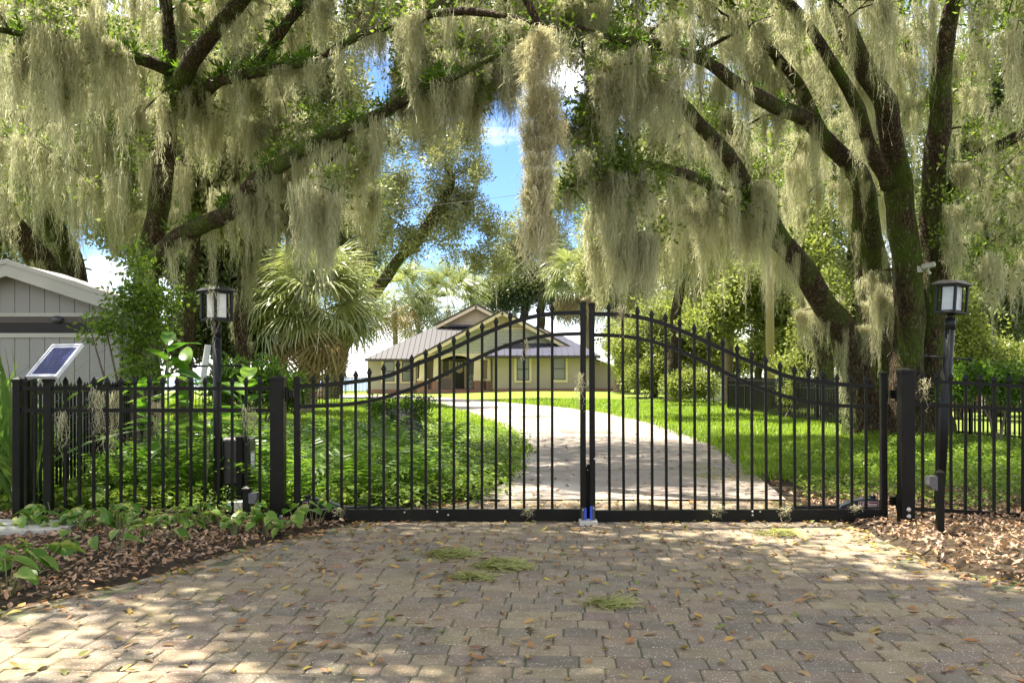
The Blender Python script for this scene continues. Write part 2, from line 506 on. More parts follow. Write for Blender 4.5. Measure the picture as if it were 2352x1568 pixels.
M_PALM = leafy('palm fronds', [(0.14, 0.175, 0.055), (0.24, 0.27, 0.10), (0.36, 0.37, 0.19)], 0.3, 0.28, spec=0.6)
M_PALMDRY = leafy('dry palm fronds', [(0.27, 0.20, 0.09), (0.40, 0.32, 0.17), (0.20, 0.14, 0.06), (0.34, 0.29, 0.13)], 0.35, 0.6)
M_RESFERN = leafy('resurrection fern', [(0.045, 0.10, 0.01), (0.09, 0.17, 0.015), (0.14, 0.22, 0.02)], 0.4, 0.5)
M_GRASS = leafy('grass blades', [(0.11, 0.19, 0.015), (0.18, 0.27, 0.02), (0.23, 0.31, 0.03), (0.14, 0.23, 0.018)], 0.45, 0.45, island=False)
M_DEADLEAF = leafy('fallen leaves', [(0.28, 0.155, 0.085), (0.42, 0.25, 0.14), (0.15, 0.09, 0.06), (0.50, 0.34, 0.22), (0.34, 0.22, 0.15), (0.20, 0.125, 0.085), (0.42, 0.23, 0.10)], 0.12, 0.55)
M_SCATLEAF = leafy('scattered leaves', [(0.33, 0.15, 0.05), (0.22, 0.12, 0.06), (0.40, 0.24, 0.06), (0.30, 0.19, 0.11), (0.36, 0.28, 0.05), (0.18, 0.10, 0.06), (0.15, 0.20, 0.03)], 0.12, 0.5)
M_STEM = plain('green stems', (0.12, 0.16, 0.04), (0.16, 0.15, 0.06), 8, 0.6)
M_TWIG = plain('twigs', (0.075, 0.055, 0.04), (0.15, 0.12, 0.09), 9, 0.9)

# ------------------------------------------------------------------ ground
def sheet(name, poly_pts, z, mat, kind='structure'):
    m = MB().poly([(x, y, z) for x, y in poly_pts])
    o = m.build(name, mat); tag(o, kind=kind); return o

sheet('ground', [(-1500, -60), (1500, -60), (1500, 2500), (-1500, 2500)], -0.12, M_EARTH)
lake = sheet('lake', [(-260, 84), (260, 84), (260, 900), (-260, 900)], -0.05, M_WATER)

def height_grid(name, x0, x1, y0, y1, nx, ny, zf, mat):
    V = []; Fc = []
    for j in range(ny+1):
        for i in range(nx+1):
            x = x0+(x1-x0)*i/nx; y = y0+(y1-y0)*j/ny
            V.append((x, y, zf(x, y)))
    for j in range(ny):
        for i in range(nx):
            a = j*(nx+1)+i
            Fc.append((a, a+1, a+nx+2, a+nx+1))
    o = bpy.data.objects.new(name, np_mesh(name, V, Fc, mat, True)); col.objects.link(o)
    ORG[o] = Vector((0, 0, 0))
    return tag(o, kind='structure')

# drive edges (world x, y), both running from the gate to the house
DL = [(-0.45, 8.6), (-0.31, 9.30), (0.0, 11.5), (0.12, 13.5), (0.20, 16), (0.16, 18.5), (-0.27, 23), (-1.35, 31), (-2.5, 37.7), (-4.2, 46), (-6.5, 52), (-9.7, 54.5), (-16, 55.5)]
DR = [(2.62, 8.6), (2.66, 9.30), (2.95, 11.5), (3.2, 13.5), (3.45, 16), (3.52, 18.5), (3.5, 24), (3.1, 31), (2.0, 36.5), (0.4, 42), (-1.6, 47.5), (-4.3, 54.5), (-7.6, 61), (-11.8, 64.5), (-16, 65.5)]
def drive_zone(y):
    """x limits of the drive at distance y (near part)"""
    def f(E):
        for (xa, ya), (xb, yb) in zip(E[:-1], E[1:]):
            if ya <= y <= yb: return xa+(xb-xa)*(y-ya)/(yb-ya)
        return E[0][0] if y < E[0][1] else E[-1][0]
    return f(DL), f(DR)
DRIVE_POLY = DL + DR[::-1]

# garden earth between the fence and the lawn (beds), and the lawn
height_grid('garden_soil', -45, 45, -6, 12, 60, 12, lambda x, y: -0.03, M_SOIL)
height_grid('lawn', -45, 60, 11.9, 84, 70, 60, lambda x, y: gh(x, y)-0.02, M_LAWN)

# concrete drive as one strip that follows the terrain, with saw-cut joints
def resample(E, n):
    P = catmull([(x, y, 0) for x, y in E], 0.4)
    P = np.array(P); d = np.r_[0, np.cumsum(np.linalg.norm(np.diff(P, axis=0), axis=1))]
    t = np.linspace(0, d[-1], n)
    return np.c_[np.interp(t, d, P[:, 0]), np.interp(t, d, P[:, 1])]
nd = 160
A, B = resample(DL[1:], nd), resample(DR[1:], nd)
V, Fc = [], []
NX = 8
for i in range(nd):
    for k in range(NX+1):
        q = A[i]*(1-k/NX)+B[i]*k/NX
        V.append((q[0], q[1], gh(q[0], q[1])+0.012))
for i in range(nd-1):
    for k in range(NX):
        a = i*(NX+1)+k
        Fc.append((a, a+1, a+NX+2, a+NX+1))
drive = bpy.data.objects.new('driveway', np_mesh('driveway', V, Fc, M_CONC, True)); col.objects.link(drive)
ORG[drive] = Vector((0, 0, 0)); tag(drive, kind='structure')
M_JOINT = plain('dark joint', (0.06, 0.055, 0.045), None, 5, 0.95)
for i in range(8, nd-40, 9):
    a, b = Vector((*A[i], 0)), Vector((*B[i], 0))
    t = (b-a).normalized(); w = Vector((-t.y, t.x, 0))*0.009
    z = gh((a.x+b.x)/2, (a.y+b.y)/2)+0.016
    up = Vector((0, 0, z))
    MB().quad(a-w+up, b-w+up, b+w+up, a+w+up).build('drive_joint', M_JOINT, drive)

# ------------------------------------------------------------------ paved apron
APL = [(-3.6, 1.6), (-3.2, 3.2), (-2.92, 4.2), (-2.64, 4.93), (-2.40, 5.3), (-2.18, 5.75), (-1.95, 6.44), (-1.66, 7.15), (-1.46, 7.55), (-1.15, 8.1), (-0.72, 8.8), (-0.33, 9.38)]
APR = [(4.4, 1.6), (3.9, 3.2), (3.45, 4.4), (3.08, 5.2), (2.88, 5.68), (2.76, 6.15), (2.72, 6.7), (2.74, 7.4), (2.74, 8.1), (2.70, 8.8), (2.66, 9.38)]
APRON = APL + APR[::-1]
apron = MB().poly([(x, y, -0.007) for x, y in APRON]).build('paved_apron', M_SAND)
tag(apron, kind='structure')

PV = 0.149; GAP = 0.005
def paver_mesh(w, d, name='paver', seed=0):
    rr = random.Random(seed)
    c = 0.014; b = 0.006; hw, hd = w/2, d/2
    def ring(ins, z, wob):
        pts = [(-hw+c, -hd), (hw-c, -hd), (hw, -hd+c), (hw, hd-c), (hw-c, hd), (-hw+c, hd), (-hw, hd-c), (-hw, -hd+c)]
        out = []
        for x, y in pts:
            out.append((x*(1-ins/hw)+rr.uniform(-wob, wob), y*(1-ins/hd)+rr.uniform(-wob, wob), z))
        return out
    m = MB()
    r0, r1, r2 = ring(0, -0.05, 0), ring(0, -0.005, 0.0025), ring(b, 0.0, 0.002)
    m.v = r0+r1+r2
    for k in range(2):
        for i in range(8):
            j = (i+1) % 8
            m.f.append((8*k+i, 8*k+j, 8*k+8+j, 8*k+8+i))
    m.f.append(tuple(range(16, 24)))
    return m.mesh(name, M_PAVER)
PVM = {}
for L in (0.10, PV, 0.223):
    PVM[L] = [paver_mesh(L, PV, seed=int(L*1000)+k) for k in range(4)]
BORD = [paver_mesh(0.098, 0.2, seed=900+k) for k in range(3)]
ROT = -R(3.2)
ca, sa = math.cos(ROT), math.sin(ROT)
# border distance test: keep the field clear of the border course
def edge_len(E):
    P = np.array(catmull([(x, y, 0) for x, y in E], 0.1))[:, :2]
    return P
PL, PR = edge_len(APL), edge_len(APR)
def dist_edge(x, y):
    q = np.array((x, y))
    return min(np.min(np.linalg.norm(PL-q, axis=1)), np.min(np.linalg.norm(PR-q, axis=1)))
cands = []
rr = random.Random(5)
for j in range(0, 58):
    ly = 1.9 + j*(PV+GAP)
    lx = -5.2 + rr.uniform(0, 0.2)
    while lx < 5.2:
        L = rr.choices([PV, 0.223, 0.10], [0.5, 0.42, 0.08])[0]
        cx = lx+L/2
        x = cx*ca - ly*sa; y = cx*sa + ly*ca
        lx += L+GAP
        if y > 9.36 or not in_poly(x, y, APRON) or dist_edge(x, y) < 0.13: continue
        # seen: inside the frame and not far behind the gate
        px = 1176+F*x/y; py = HOR+F*CAMH/y
        if px < -700 or px > VW+700 or py > 2000: continue
        cands.append((py, x, y, ROT, PVM[L]))
for P in (PL, PR):
    d = 0.0; last = None
    for a, b in zip(P[:-1], P[1:]):
        if last is not None and np.linalg.norm(b-last) < 0.205: continue
        last = b
        tx, ty = b-a
        ang = math.atan2(ty, tx)-math.pi/2
        inn = 1 if P is PL else -1
        x = b[0]+inn*math.cos(ang)*0.055; y = b[1]+inn*math.sin(ang)*0.055
        px = 1176+F*x/y; py = HOR+F*CAMH/y
        if px < -700 or px > VW+700 or py > 2000 or y > 9.36: continue
        cands.append((py, x, y, ang, BORD))
cands.sort(key=lambda c: -c[0])
vis = [c for c in cands if c[0] < 1590]
near, rest = [c for c in cands if c[0] < 1585 and -40 < 1176+F*c[1]/c[2] < VW+40][:300], []
near_ids = {id(c) for c in near}
rest = [c for c in cands if id(c) not in near_ids]
for py, x, y, a, ms in near:
    o = inst('paver', rr.choice(ms), apron, (x, y, rr.uniform(-0.003, 0.003)), (rr.gauss(0, 0.006), rr.gauss(0, 0.006), a+rr.gauss(0, 0.008)))
RV, RF = [], []
pm = MB()
for py, x, y, a, ms in rest:
    me = rr.choice(ms)
    Mx = Matrix.Translation((x, y, rr.uniform(-0.003, 0.003))) @ Euler((rr.gauss(0, 0.006), rr.gauss(0, 0.006), a+rr.gauss(0, 0.008))).to_matrix().to_4x4()
    n = len(pm.v)
    pm.v += [tuple(Mx @ v.co) for v in me.vertices]
    pm.f += [tuple(n+i for i in p.vertices) for p in me.polygons]
tag(pm.build('distant_pavers', M_PAVER, apron), kind='stuff')
# ------------------------------------------------------------------ gate, fences, posts
GY = 7.94                                        # distance of the gate line
PXM = F / GY
def gx(px): return (px-1176)/PXM
def gz(py): return CAMH+(HOR-py)/PXM
FIN = MB()
def finial_mesh(s=1.0):
    """pressed spear point: collar, flared shoulders, blade"""
    m = MB()
    m.box(-0.0135*s, 0.0135*s, -0.0135*s, 0.0135*s, 0, 0.012*s)
    n = len(m.v)
    rings = [(0.010, 0.010, 0.012), (0.019, 0.012, 0.026), (0.021, 0.011, 0.036), (0.012, 0.007, 0.058), (0.001, 0.001, 0.078)]
    for a, b, z in rings:
        m.v += [(-a*s, -b*s, z*s), (a*s, -b*s, z*s), (a*s, b*s, z*s), (-a*s, b*s, z*s)]
    for k in range(len(rings)-1):
        for i in range(4):
            j = (i+1) % 4
            m.f.append((n+4*k+i, n+4*k+j, n+4*k+4+j, n+4*k+4+i))
    return m.mesh('finial', M_BLACK)
FINIAL = finial_mesh()
UNITBAR = MB().bbox(-0.0110, 0.0110, -0.0110, 0.0110, 0, 1, 0.002).mesh('picket', M_BLACK)
def picket(parent, x, y, z0, z1, fin=True, rotz=0, w=1.0):
    p = inst('picket', UNITBAR, parent, Vector((x, y, z0))-ORG[parent], (random.gauss(0, 0.001), random.gauss(0, 0.0015), rotz), (w, w, z1-z0))
    if fin:
        f = inst('finial', FINIAL, p, (0, 0, 1.0-0.002), (0, 0, 0), (1/w, 1/w, 1/(z1-z0)))
    return p
def post(parent, x, y, z0, z1, w, name='post', capname='cap', rotz=0):
    """square tube with a low pyramid cap"""
    M = Matrix.Translation((x, y, 0)) @ Matrix.Rotation(rotz, 4, 'Z')
    b = MB().bbox(-w/2, w/2, -w/2, w/2, z0, z1, 0.003, M).build(name, M_BLACK, parent)
    c = MB(); e = w/2+0.006
    c.bbox(-e, e, -e, e, z1-0.02, z1+0.004, 0.002, M)
    n = len(c.v)
    c.v += [tuple(M @ Vector(q)) for q in ((-e, -e, z1+0.004), (e, -e, z1+0.004), (e, e, z1+0.004), (-e, e, z1+0.004), (0, 0, z1+0.024))]
    c.f += [(n, n+1, n+4), (n+1, n+2, n+4), (n+2, n+3, n+4), (n+3, n, n+4)]
    c.build(capname, M_BLACK, b)
    return b
def lerp_tab(tab, x):
    if x <= tab[0][0]: return tab[0][1]
    for (a, b), (c, d) in zip(tab[:-1], tab[1:]):
        if x <= c: return b+(d-b)*(x-a)/(c-a)
    return tab[-1][1]
TOP = [(690, 886), (740, 884), (784, 880), (880, 866), (944, 841), (1008, 815), (1072, 785), (1137, 756), (1201, 733), (1265, 721), (1335, 718)]
LOW = [(690, 933), (740, 932), (784, 929.5), (848, 921), (880, 913), (944, 893), (1008, 866), (1072, 834), (1137, 804), (1201, 782), (1265, 769.5), (1335, 766)]
TIP = [(690, 862), (784, 856), (848, 844), (912, 827), (975, 802), (1040, 772), (1105, 740), (1169, 716), (1234, 701), (1300, 693)]
def curved_rail(tab, xs, y, thick, mirror, parent, name):
    pts = catmull([(gx(px), y, gz(py)) for px, py in tab], 0.05)
    pts = [Vector(p) for p in pts]
    if mirror: pts = [Vector((2*gx(1350)-p.x, p.y, p.z)) for p in pts][::-1]
    m = MB(); n = len(pts); hw, ht = 0.0165, thick/2
    for i, p in enumerate(pts):
        t = (pts[min(i+1, n-1)]-pts[max(i-1, 0)]).normalized()
        u = Vector((-t.z, 0, t.x))
        m.v += [tuple(p-u*ht+Vector((0, -hw, 0))), tuple(p-u*ht+Vector((0, hw, 0))), tuple(p+u*ht+Vector((0, hw, 0))), tuple(p+u*ht+Vector((0, -hw, 0)))]
    for i in range(n-1):
        for k in range(4):
            j = (k+1) % 4
            m.f.append((4*i+k, 4*i+4+k, 4*i+4+j, 4*i+j))
    m.f += [(0, 1, 2, 3), (4*n-1, 4*n-2, 4*n-3, 4*n-4)]
    return m.build(name, M_BLACK, parent)
M_STEEL = plain('zinc bolt', (0.62, 0.61, 0.58), (0.45, 0.44, 0.42), 40, 0.35, 0.9)
M_BLUE = plain('blue rubber strip', (0.01, 0.06, 0.50), (0.008, 0.05, 0.42), 20, 0.5)
M_GREYPL = plain('dark grey plate', (0.045, 0.05, 0.045), (0.03, 0.033, 0.03), 20, 0.6)
def bolt(parent, x, y, z, r=0.012):
    MB().tube([(x, y, z), (x, y-0.004, z), (x, y-0.012, z), (x, y-0.0125, z)], [r*1.25, r*1.2, r*0.75, 0.001], 10).build('bolt', M_STEEL, parent)

def gate_leaf(mirror, label):
    cx = gx(683 if not mirror else 2030)
    g = empty('gate_leaf', (cx, GY, 0))
    mx = (lambda px: 2*gx(1350)-gx(px)) if mirror else gx
    zoff = 0.012
    for px, top, w in ((683, 864 if not mirror else 853, 0.050), (1339, 692, 0.046)):
        x = mx(px) if not (mirror and px == 683) else gx(2030)
        b = MB().bbox(x-w/2, x+w/2, GY-w/2, GY+w/2, zoff, gz(top)-0.012, 0.003).build('stile', M_BLACK, g)
        c = MB(); e = w/2+0.004; zt = gz(top)
        c.bbox(x-e, x+e, GY-e, GY+e, zt-0.028, zt-0.008, 0.002)
        n = len(c.v); c.v += [(x-e, GY-e, zt-0.008), (x+e, GY-e, zt-0.008), (x+e, GY+e, zt-0.008), (x-e, GY+e, zt-0.008), (x, GY, zt+0.004)]
        c.f += [(n, n+1, n+4), (n+1, n+2, n+4), (n+2, n+3, n+4), (n+3, n, n+4)]
        c.build('cap', M_BLACK, b)
    x0, x1 = mx(683), mx(1339)
    if mirror: x0, x1 = x1, gx(2030)
    br = MB().bbox(x0+0.026, x1-0.026, GY-0.023, GY+0.023, gz(1196), gz(1168), 0.004).build('bottom_rail', M_BLACK, g)
    curved_rail(TOP, None, GY-0.0005, 0.034, mirror, g, 'top_rail')
    curved_rail(LOW, None, GY-0.0005, 0.030, mirror, g, 'mid_rail')
    if mirror:
        xs = [1400+32.75*i for i in range(19)]
    else:
        xs = [720+32.25*i for i in range(18)]
    for px in xs:
        q = 2700-px if mirror else px
        tip = lerp_tab(TIP, q)
        picket(g, gx(px), GY, gz(1169), gz(tip)-0.074)
    for px, py in (((930, 1175), (1005, 1174), (1030, 1181)) if not mirror else ((1727, 1172), (1727, 1180), (1744, 1172))):
        bolt(g, gx(px), GY-0.022, gz(py), 0.008)
    bolt(g, gx(1337 if not mirror else 1366), GY-0.024, gz(1050 if mirror else 1029-140), 0.009)
    tag(g, label, 'gate', 'double driveway gate')
    return g
gl = gate_leaf(False, 'black arched gate leaf rising from the solar fence side to the middle')
gr_ = gate_leaf(True, 'black arched gate leaf hung on the post beside the big oak')
gr_.rotation_euler = (0, R(-0.25), 0)
# hinge blocks on the leaves
for g, xg, zs, sgn in ((gl, gx(666), (gz(905), gz(1172)), 1), (gr_, gx(2052), (gz(905), gz(1150)), -1)):
    for z in zs:
        h = MB().bbox(xg-0.028, xg+0.028, GY-0.022, GY+0.022, z-0.035, z+0.035, 0.004).build('hinge', M_BLACK, g)
        MB().cyl((xg-sgn*0.02, GY-0.03, z-0.06), (xg-sgn*0.02, GY-0.03, z+0.06), 0.014, 10).build('hinge_pin', M_BLACK, h)

def gate_post(px, w, top, Y, label):
    x = (px-1176)/F*Y; zt = CAMH+(HOR-top)/F*Y
    g = empty('gate_post', (x, Y, 0))
    b = post(g, x, Y, -0.05, zt-0.02, w, 'tube')
    return tag(g, label, 'gate post', 'gate posts')
gp1 = gate_post(639, 0.112, 862, GY-0.01, 'thick square black gate post with pyramid cap beside pothos leaves')
gp2 = gate_post(2081, 0.108, 845, 7.78, 'thick square black gate post with pyramid cap under the leaning lamp')
for zz in (0.075, 0.13):
    bolt(gp2, (2088-1176)/F*7.72, 7.725, zz, 0.016)
bolt(gp1, gx(650), GY-0.066, 0.05, 0.014)

# front fence runs
def front_fence(name, x_list, rails, tips, posts, z0, label, Y=GY, zb=None, sag=0.0):
    xs = sorted([gx(p) for p in x_list])
    g = empty(name, (xs[0], Y, 0))
    xa, xb = rails[0]
    for py in rails[1]:
        MB().prism([(gx(xa), Y-0.0165, gz(py)-0.015), (gx(xb), Y-0.0165, gz(py)-0.015-sag), (gx(xb), Y-0.0165, gz(py)+0.015-sag), (gx(xa), Y-0.0165, gz(py)+0.015)], (0, 0.033, 0)).build('rail', M_BLACK, g)
    for x in xs:
        s = sag*(x-gx(xa))/(gx(xb)-gx(xa))
        picket(g, x, Y, z0-s, gz(tips)-0.074-s)
    for px, w, top in posts:
        post(g, gx(px), Y, -0.05, gz(top), w)
    return tag(g, label, 'fence')
lp = [(x*0.336) for x in (175, 237, 447, 545, 640, 732, 828, 922, 1020, 1115, 1210, 1305, 1400, 1494, 1588, 1683, 1777)]
front_fence('picket_fence', lp, ((42, 626), (892, 942, 1178)), 865, [(41, 0.065, 872), (112, 0.066, 872)], 0.02, 'black aluminium picket fence holding the solar panel, above the pothos')
rp = [1568+0.336*c for c in (1640, 1738, 1835, 1932, 2030, 2128, 2226, 2325, 2424, 2522, 2620)]
front_fence('picket_fence', rp, ((2094, 2480), (873, 927, 1168)), 850, [(2475, 0.06, 872)], 0.04, 'black aluminium picket fence running past the leaning lamp post', sag=0.075)

# side fence receding behind the solar panel (pickets big enough to count)
def run_fence(name, a, b, label, h=1.17, parts=True, every=0.1175, post_every=2.35, dark=None, group=None, z=None):
    a, b = Vector((*a, 0)), Vector((*b, 0)); d = b-a; L = d.length; u = d/L; ang = math.atan2(u.y, u.x)
    g = empty(name, a)
    w = Vector((-u.y, u.x, 0))*0.0165
    zf = (lambda p: gh(p.x, p.y)) if z is None else (lambda p: z)
    for zr in (0.12, h-0.26, h-0.09):
        MB().prism([a-w+Vector((0, 0, zf(a)+zr-0.015)), b-w+Vector((0, 0, zf(b)+zr-0.015)), b-w+Vector((0, 0, zf(b)+zr+0.015)), a-w+Vector((0, 0, zf(a)+zr+0.015))], w*2).build('rail', M_BLACK, g)
    n = int(L/every)
    jm = MB()
    for i in range(1, n):
        p = a+u*(i*every)
        if parts:
            picket(g, p.x, p.y, 0.04+zf(p), h-0.078+zf(p), True, ang)
        else:
            M = Matrix.Translation((p.x, p.y, zf(p))) @ Matrix.Rotation(ang, 4, 'Z')
            jm.box(-0.0127, 0.0127, -0.0127, 0.0127, 0.04, h-0.05, M)
            k = len(jm.v)
            jm.v += [tuple(M @ Vector(q)) for q in ((-0.016, -0.014, h-0.05), (0.016, -0.014, h-0.05), (0.016, 0.014, h-0.05), (-0.016, 0.014, h-0.05), (0, 0, h+0.01))]
            jm.f += [(k, k+1, k+4), (k+1, k+2, k+4), (k+2, k+3, k+4), (k+3, k, k+4)]
    if not parts: tag(jm.build('pickets', M_BLACK, g), kind='stuff')
    k = int(L/post_every)
    for i in range(k+1):
        p = a+u*min(L, i*post_every)
        post(g, p.x, p.y, -0.05+zf(p), h+0.02+zf(p), 0.062, rotz=ang)
    return tag(g, label, 'fence', group)
run_fence('picket_fence', (-4.10, 8.1), (-5.02, 13.6), 'black picket fence receding from the solar panel corner towards the grey shed', z=-0.02)
run_fence('picket_fence', (8.0, 22.6), (7.75, 34.5), 'black picket fence along the lawn between the oak and utility pole', parts=False, z=0.0)
run_fence('picket_fence', (9.35, 16.2), (8.05, 22.3), 'black picket fence behind the oak trunks and leaning lamp', parts=False, z=0.0)
run_fence('picket_fence', (-12.5, 36.0), (-6.9, 38.5), 'distant black picket fence seen behind the lamp and sabal palm', parts=False, z=0.0)
run_fence('picket_fence', (-15.5, 66), (-9.9, 71), 'distant black picket fence in front of the blue lake', parts=False, h=1.4, z=0.0)

# ------------------------------------------------------------------ solar panel
M_ALU = plain('solar frame', (0.62, 0.62, 0.62), (0.5, 0.5, 0.5), 20, 0.4, 0.3)
M_CELL = plain('solar cell', (0.004, 0.008, 0.06), (0.007, 0.014, 0.09), 60, 0.4, 0.0, spec=0.15)
M_BACK = plain('solar backing', (0.60, 0.60, 0.64), (0.52, 0.52, 0.56), 30, 0.5)
sp = empty('solar_panel', (0, 0, 0), local=True)
W2, H2 = 0.18, 0.185
for x0, x1, z0, z1 in ((-W2, W2, -H2, -H2+0.016), (-W2, W2, H2-0.016, H2), (-W2, -W2+0.016, -H2+0.016, H2-0.016), (W2-0.016, W2, -H2+0.016, H2-0.016)):
    MB().box(x0, x1, -0.012, 0.016, z0, z1).build('frame', M_ALU, sp)
MB().box(-W2+0.016, W2-0.016, -0.002, 0.004, -H2+0.016, H2-0.016).build('backing', M_BACK, sp)
cw, ch = (2*W2-0.072)/9, (2*H2-0.072)/12
cellm = MB().box(-cw/2+0.002, cw/2-0.002, -0.0045, -0.0022, -ch/2+0.0018, ch/2-0.0018).mesh('cell', M_CELL)
for i in range(9):
    for j in range(12):
        inst('cell', cellm, sp, (-W2+0.036+cw*(i+0.5), 0, -H2+0.036+ch*(j+0.5)))
MB().box(-0.03, 0.03, 0.016, 0.03, -0.12, 0.02).build('bracket', M_BLACK, sp)
pc = at(126, 828.5, 7.86)
sp.location = pc
sp.rotation_euler = Euler((R(-43), 0, R(-26)), 'XYZ')
tag(sp, 'small blue solar panel in silver frame tilted on the fence post', 'solar panel')
MB().tube([at(112, 872, 7.95), at(115, 858, 7.98), at(122, 838, 8.02)], 0.012, 8).build('arm', M_BLACK).hide_render = False
arm = bpy.data.objects['arm']; arm.parent = sp; arm.matrix_parent_inverse = (Matrix.Translation(pc) @ sp.rotation_euler.to_matrix().to_4x4()).inverted()

# ------------------------------------------------------------------ lamp posts
def m_glass(name, col=(0.8, 0.82, 0.8), tr=0.35):
    t = NT(name)
    p = t.pos()
    g = t.pbr(t.ramp(t.noise(p, 25, 3), [(0.3, col), (0.7, tuple(c*0.85 for c in col))]), 0.25, 0, None, 0.5)
    tt = t.n('ShaderNodeBsdfTransparent')
    mx = t.n('ShaderNodeMixShader', Fac=tr)
    t.t.links.new(g, mx.inputs[1]); t.t.links.new(tt.outputs[0], mx.inputs[2])
    return t.done(mx.outputs[0])
M_FROST = m_glass('frosted glass', (0.80, 0.78, 0.68), 0.12)
M_CLEAR = m_glass('seeded glass', (0.72, 0.78, 0.80), 0.55)
M_BULB = plain('frosted bulb', (0.78, 0.70, 0.58), (0.74, 0.66, 0.54), 10, 0.4)
M_LAMP = plain('lamp metal', (0.006, 0.007, 0.007), (0.011, 0.012, 0.012), 30, 0.45, 0.0, spec=0.25)
M_LAMPTOP_SUNLIT = plain('sunlit lamp roof', (0.13, 0.11, 0.095), (0.08, 0.07, 0.06), 14, 0.55, 0.2)  # lighter tone paints sunlight falling on this lamp roof
def lamp_post(loc, hpost, tilt, rot, label, glass, bulb, topmat, rad=0.038):
    g = empty('lamp_post', (0, 0, 0), local=True)
    MB().tube([(0, 0, -0.1), (0, 0, hpost)], rad, 20).build('post', M_LAMP, g, True)
    MB().tube([(0, 0, hpost-0.10), (0, 0, hpost)], rad+0.003, 20).build('collar', M_LAMP, g, True)
    zc = hpost-0.36
    cb = MB().tube([(-0.205, 0, zc), (0.205, 0, zc)], 0.009, 10).build('ladder_bar', M_LAMP, g, True)
    for s in (-1, 1):
        MB().sphere((s*0.205, 0, zc), 0.019, 12, 8).build('ball_end', M_LAMP, cb, True)
    ln = MB().tube([(0, 0, hpost), (0, 0, hpost+0.02), (0, 0, hpost+0.045)], [0.034, 0.024, 0.034], 14)
    hd = ln.build('lantern_neck', M_LAMP, g, True)
    Mz = Matrix.Rotation(rot, 4, 'Z')
    z0 = hpost+0.04; a = 0.102; H = 0.25
    base = MB().bbox(-a, a, -a, a, z0, z0+0.02, 0.003, Mz).build('lantern_base', M_LAMP, g)
    for sx in (-1, 1):
        for sy in (-1, 1):
            MB().bbox(sx*a-0.011-sx*0.011, sx*a+0.011-sx*0.011, sy*a-0.011-sy*0.011, sy*a+0.011-sy*0.011, z0+0.02, z0+H, 0.002, Mz).build('corner_bar', M_LAMP, g)
    e = a+0.0
    MB().bbox(-e, e, -e, e, z0+H, z0+H+0.014, 0.002, Mz).build('top_frame', M_LAMP, g)
    i = 0.062
    gl_ = MB()
    for k in range(4):
        Mk = Mz @ Matrix.Rotation(k*math.pi/2, 4, 'Z')
        MB().box(-i+0.008, i-0.008, -i-0.002, -i+0.002, z0+0.034, z0+H-0.004, Mk).build('pane', glass, g)
        MB().box(-i-0.004, -i+0.008, -i-0.006, -i+0.006, z0+0.022, z0+H-0.002, Mk).build('pane_edge', M_LAMP, g)
        MB().box(-i+0.008, i-0.008, -i-0.006, -i+0.006, z0+0.0205, z0+0.034, Mk).build('pane_sill', M_LAMP, g)
    bb = MB().tube([(0, 0, z0+0.02), (0, 0, z0+0.055), (0, 0, z0+0.075), (0, 0, z0+0.12), (0, 0, z0+0.155), (0, 0, z0+0.172), (0, 0, z0+0.176)], [0.018, 0.018, 0.026, 0.036, 0.032, 0.016, 0.001], 14).build('bulb', bulb, g, True)
    rf = MB()
    rings = [(a+0.024, z0+H+0.0145), (a+0.026, z0+H+0.022), (a+0.008, z0+H+0.034), (a-0.025, z0+H+0.056), (a-0.05, z0+H+0.060)]
    n = 0
    for r_, z in rings:
        rf.v += [tuple(Mz @ Vector(q)) for q in ((-r_, -r_, z), (r_, -r_, z), (r_, r_, z), (-r_, r_, z))]
    for k in range(len(rings)-1):
        for q in range(4):
            j = (q+1) % 4
            rf.f.append((4*k+q, 4*k+j, 4*k+4+j, 4*k+4+q))
    rf.f += [(3, 2, 1, 0), tuple(4*(len(rings)-1)+q for q in range(4))]
    roof = rf.build('lantern_roof', topmat, g)
    zt = z0+H+0.058
    MB().tube([(-0.016, 0, zt), (-0.016, 0, zt+0.035), (-0.008, 0, zt+0.048), (0.008, 0, zt+0.048), (0.016, 0, zt+0.035), (0.016, 0, zt)], 0.0035, 6).build('hanging_loop', M_LAMP, roof)
    g.location = loc; g.rotation_euler = tilt
    return tag(g, label, 'lamp post', 'matching lamp posts behind the fence')
ly = 8.6
lamp_post(((501-1176)/F*ly, ly, 0), CAMH+(HOR-748)/F*ly, (0, R(-0.4), 0), R(-33), 'upright black lamp post with frosted lantern, moss tangled around it', M_FROST, M_BULB, M_LAMP)
ly = 8.7
lamp_post(((2156-1176)/F*ly, ly, 0), 1.735, (R(-1), R(4.0), 0), R(33), 'leaning black lamp post with clear lantern before the big oak', M_CLEAR, M_BULB, M_LAMPTOP_SUNLIT, 0.044)

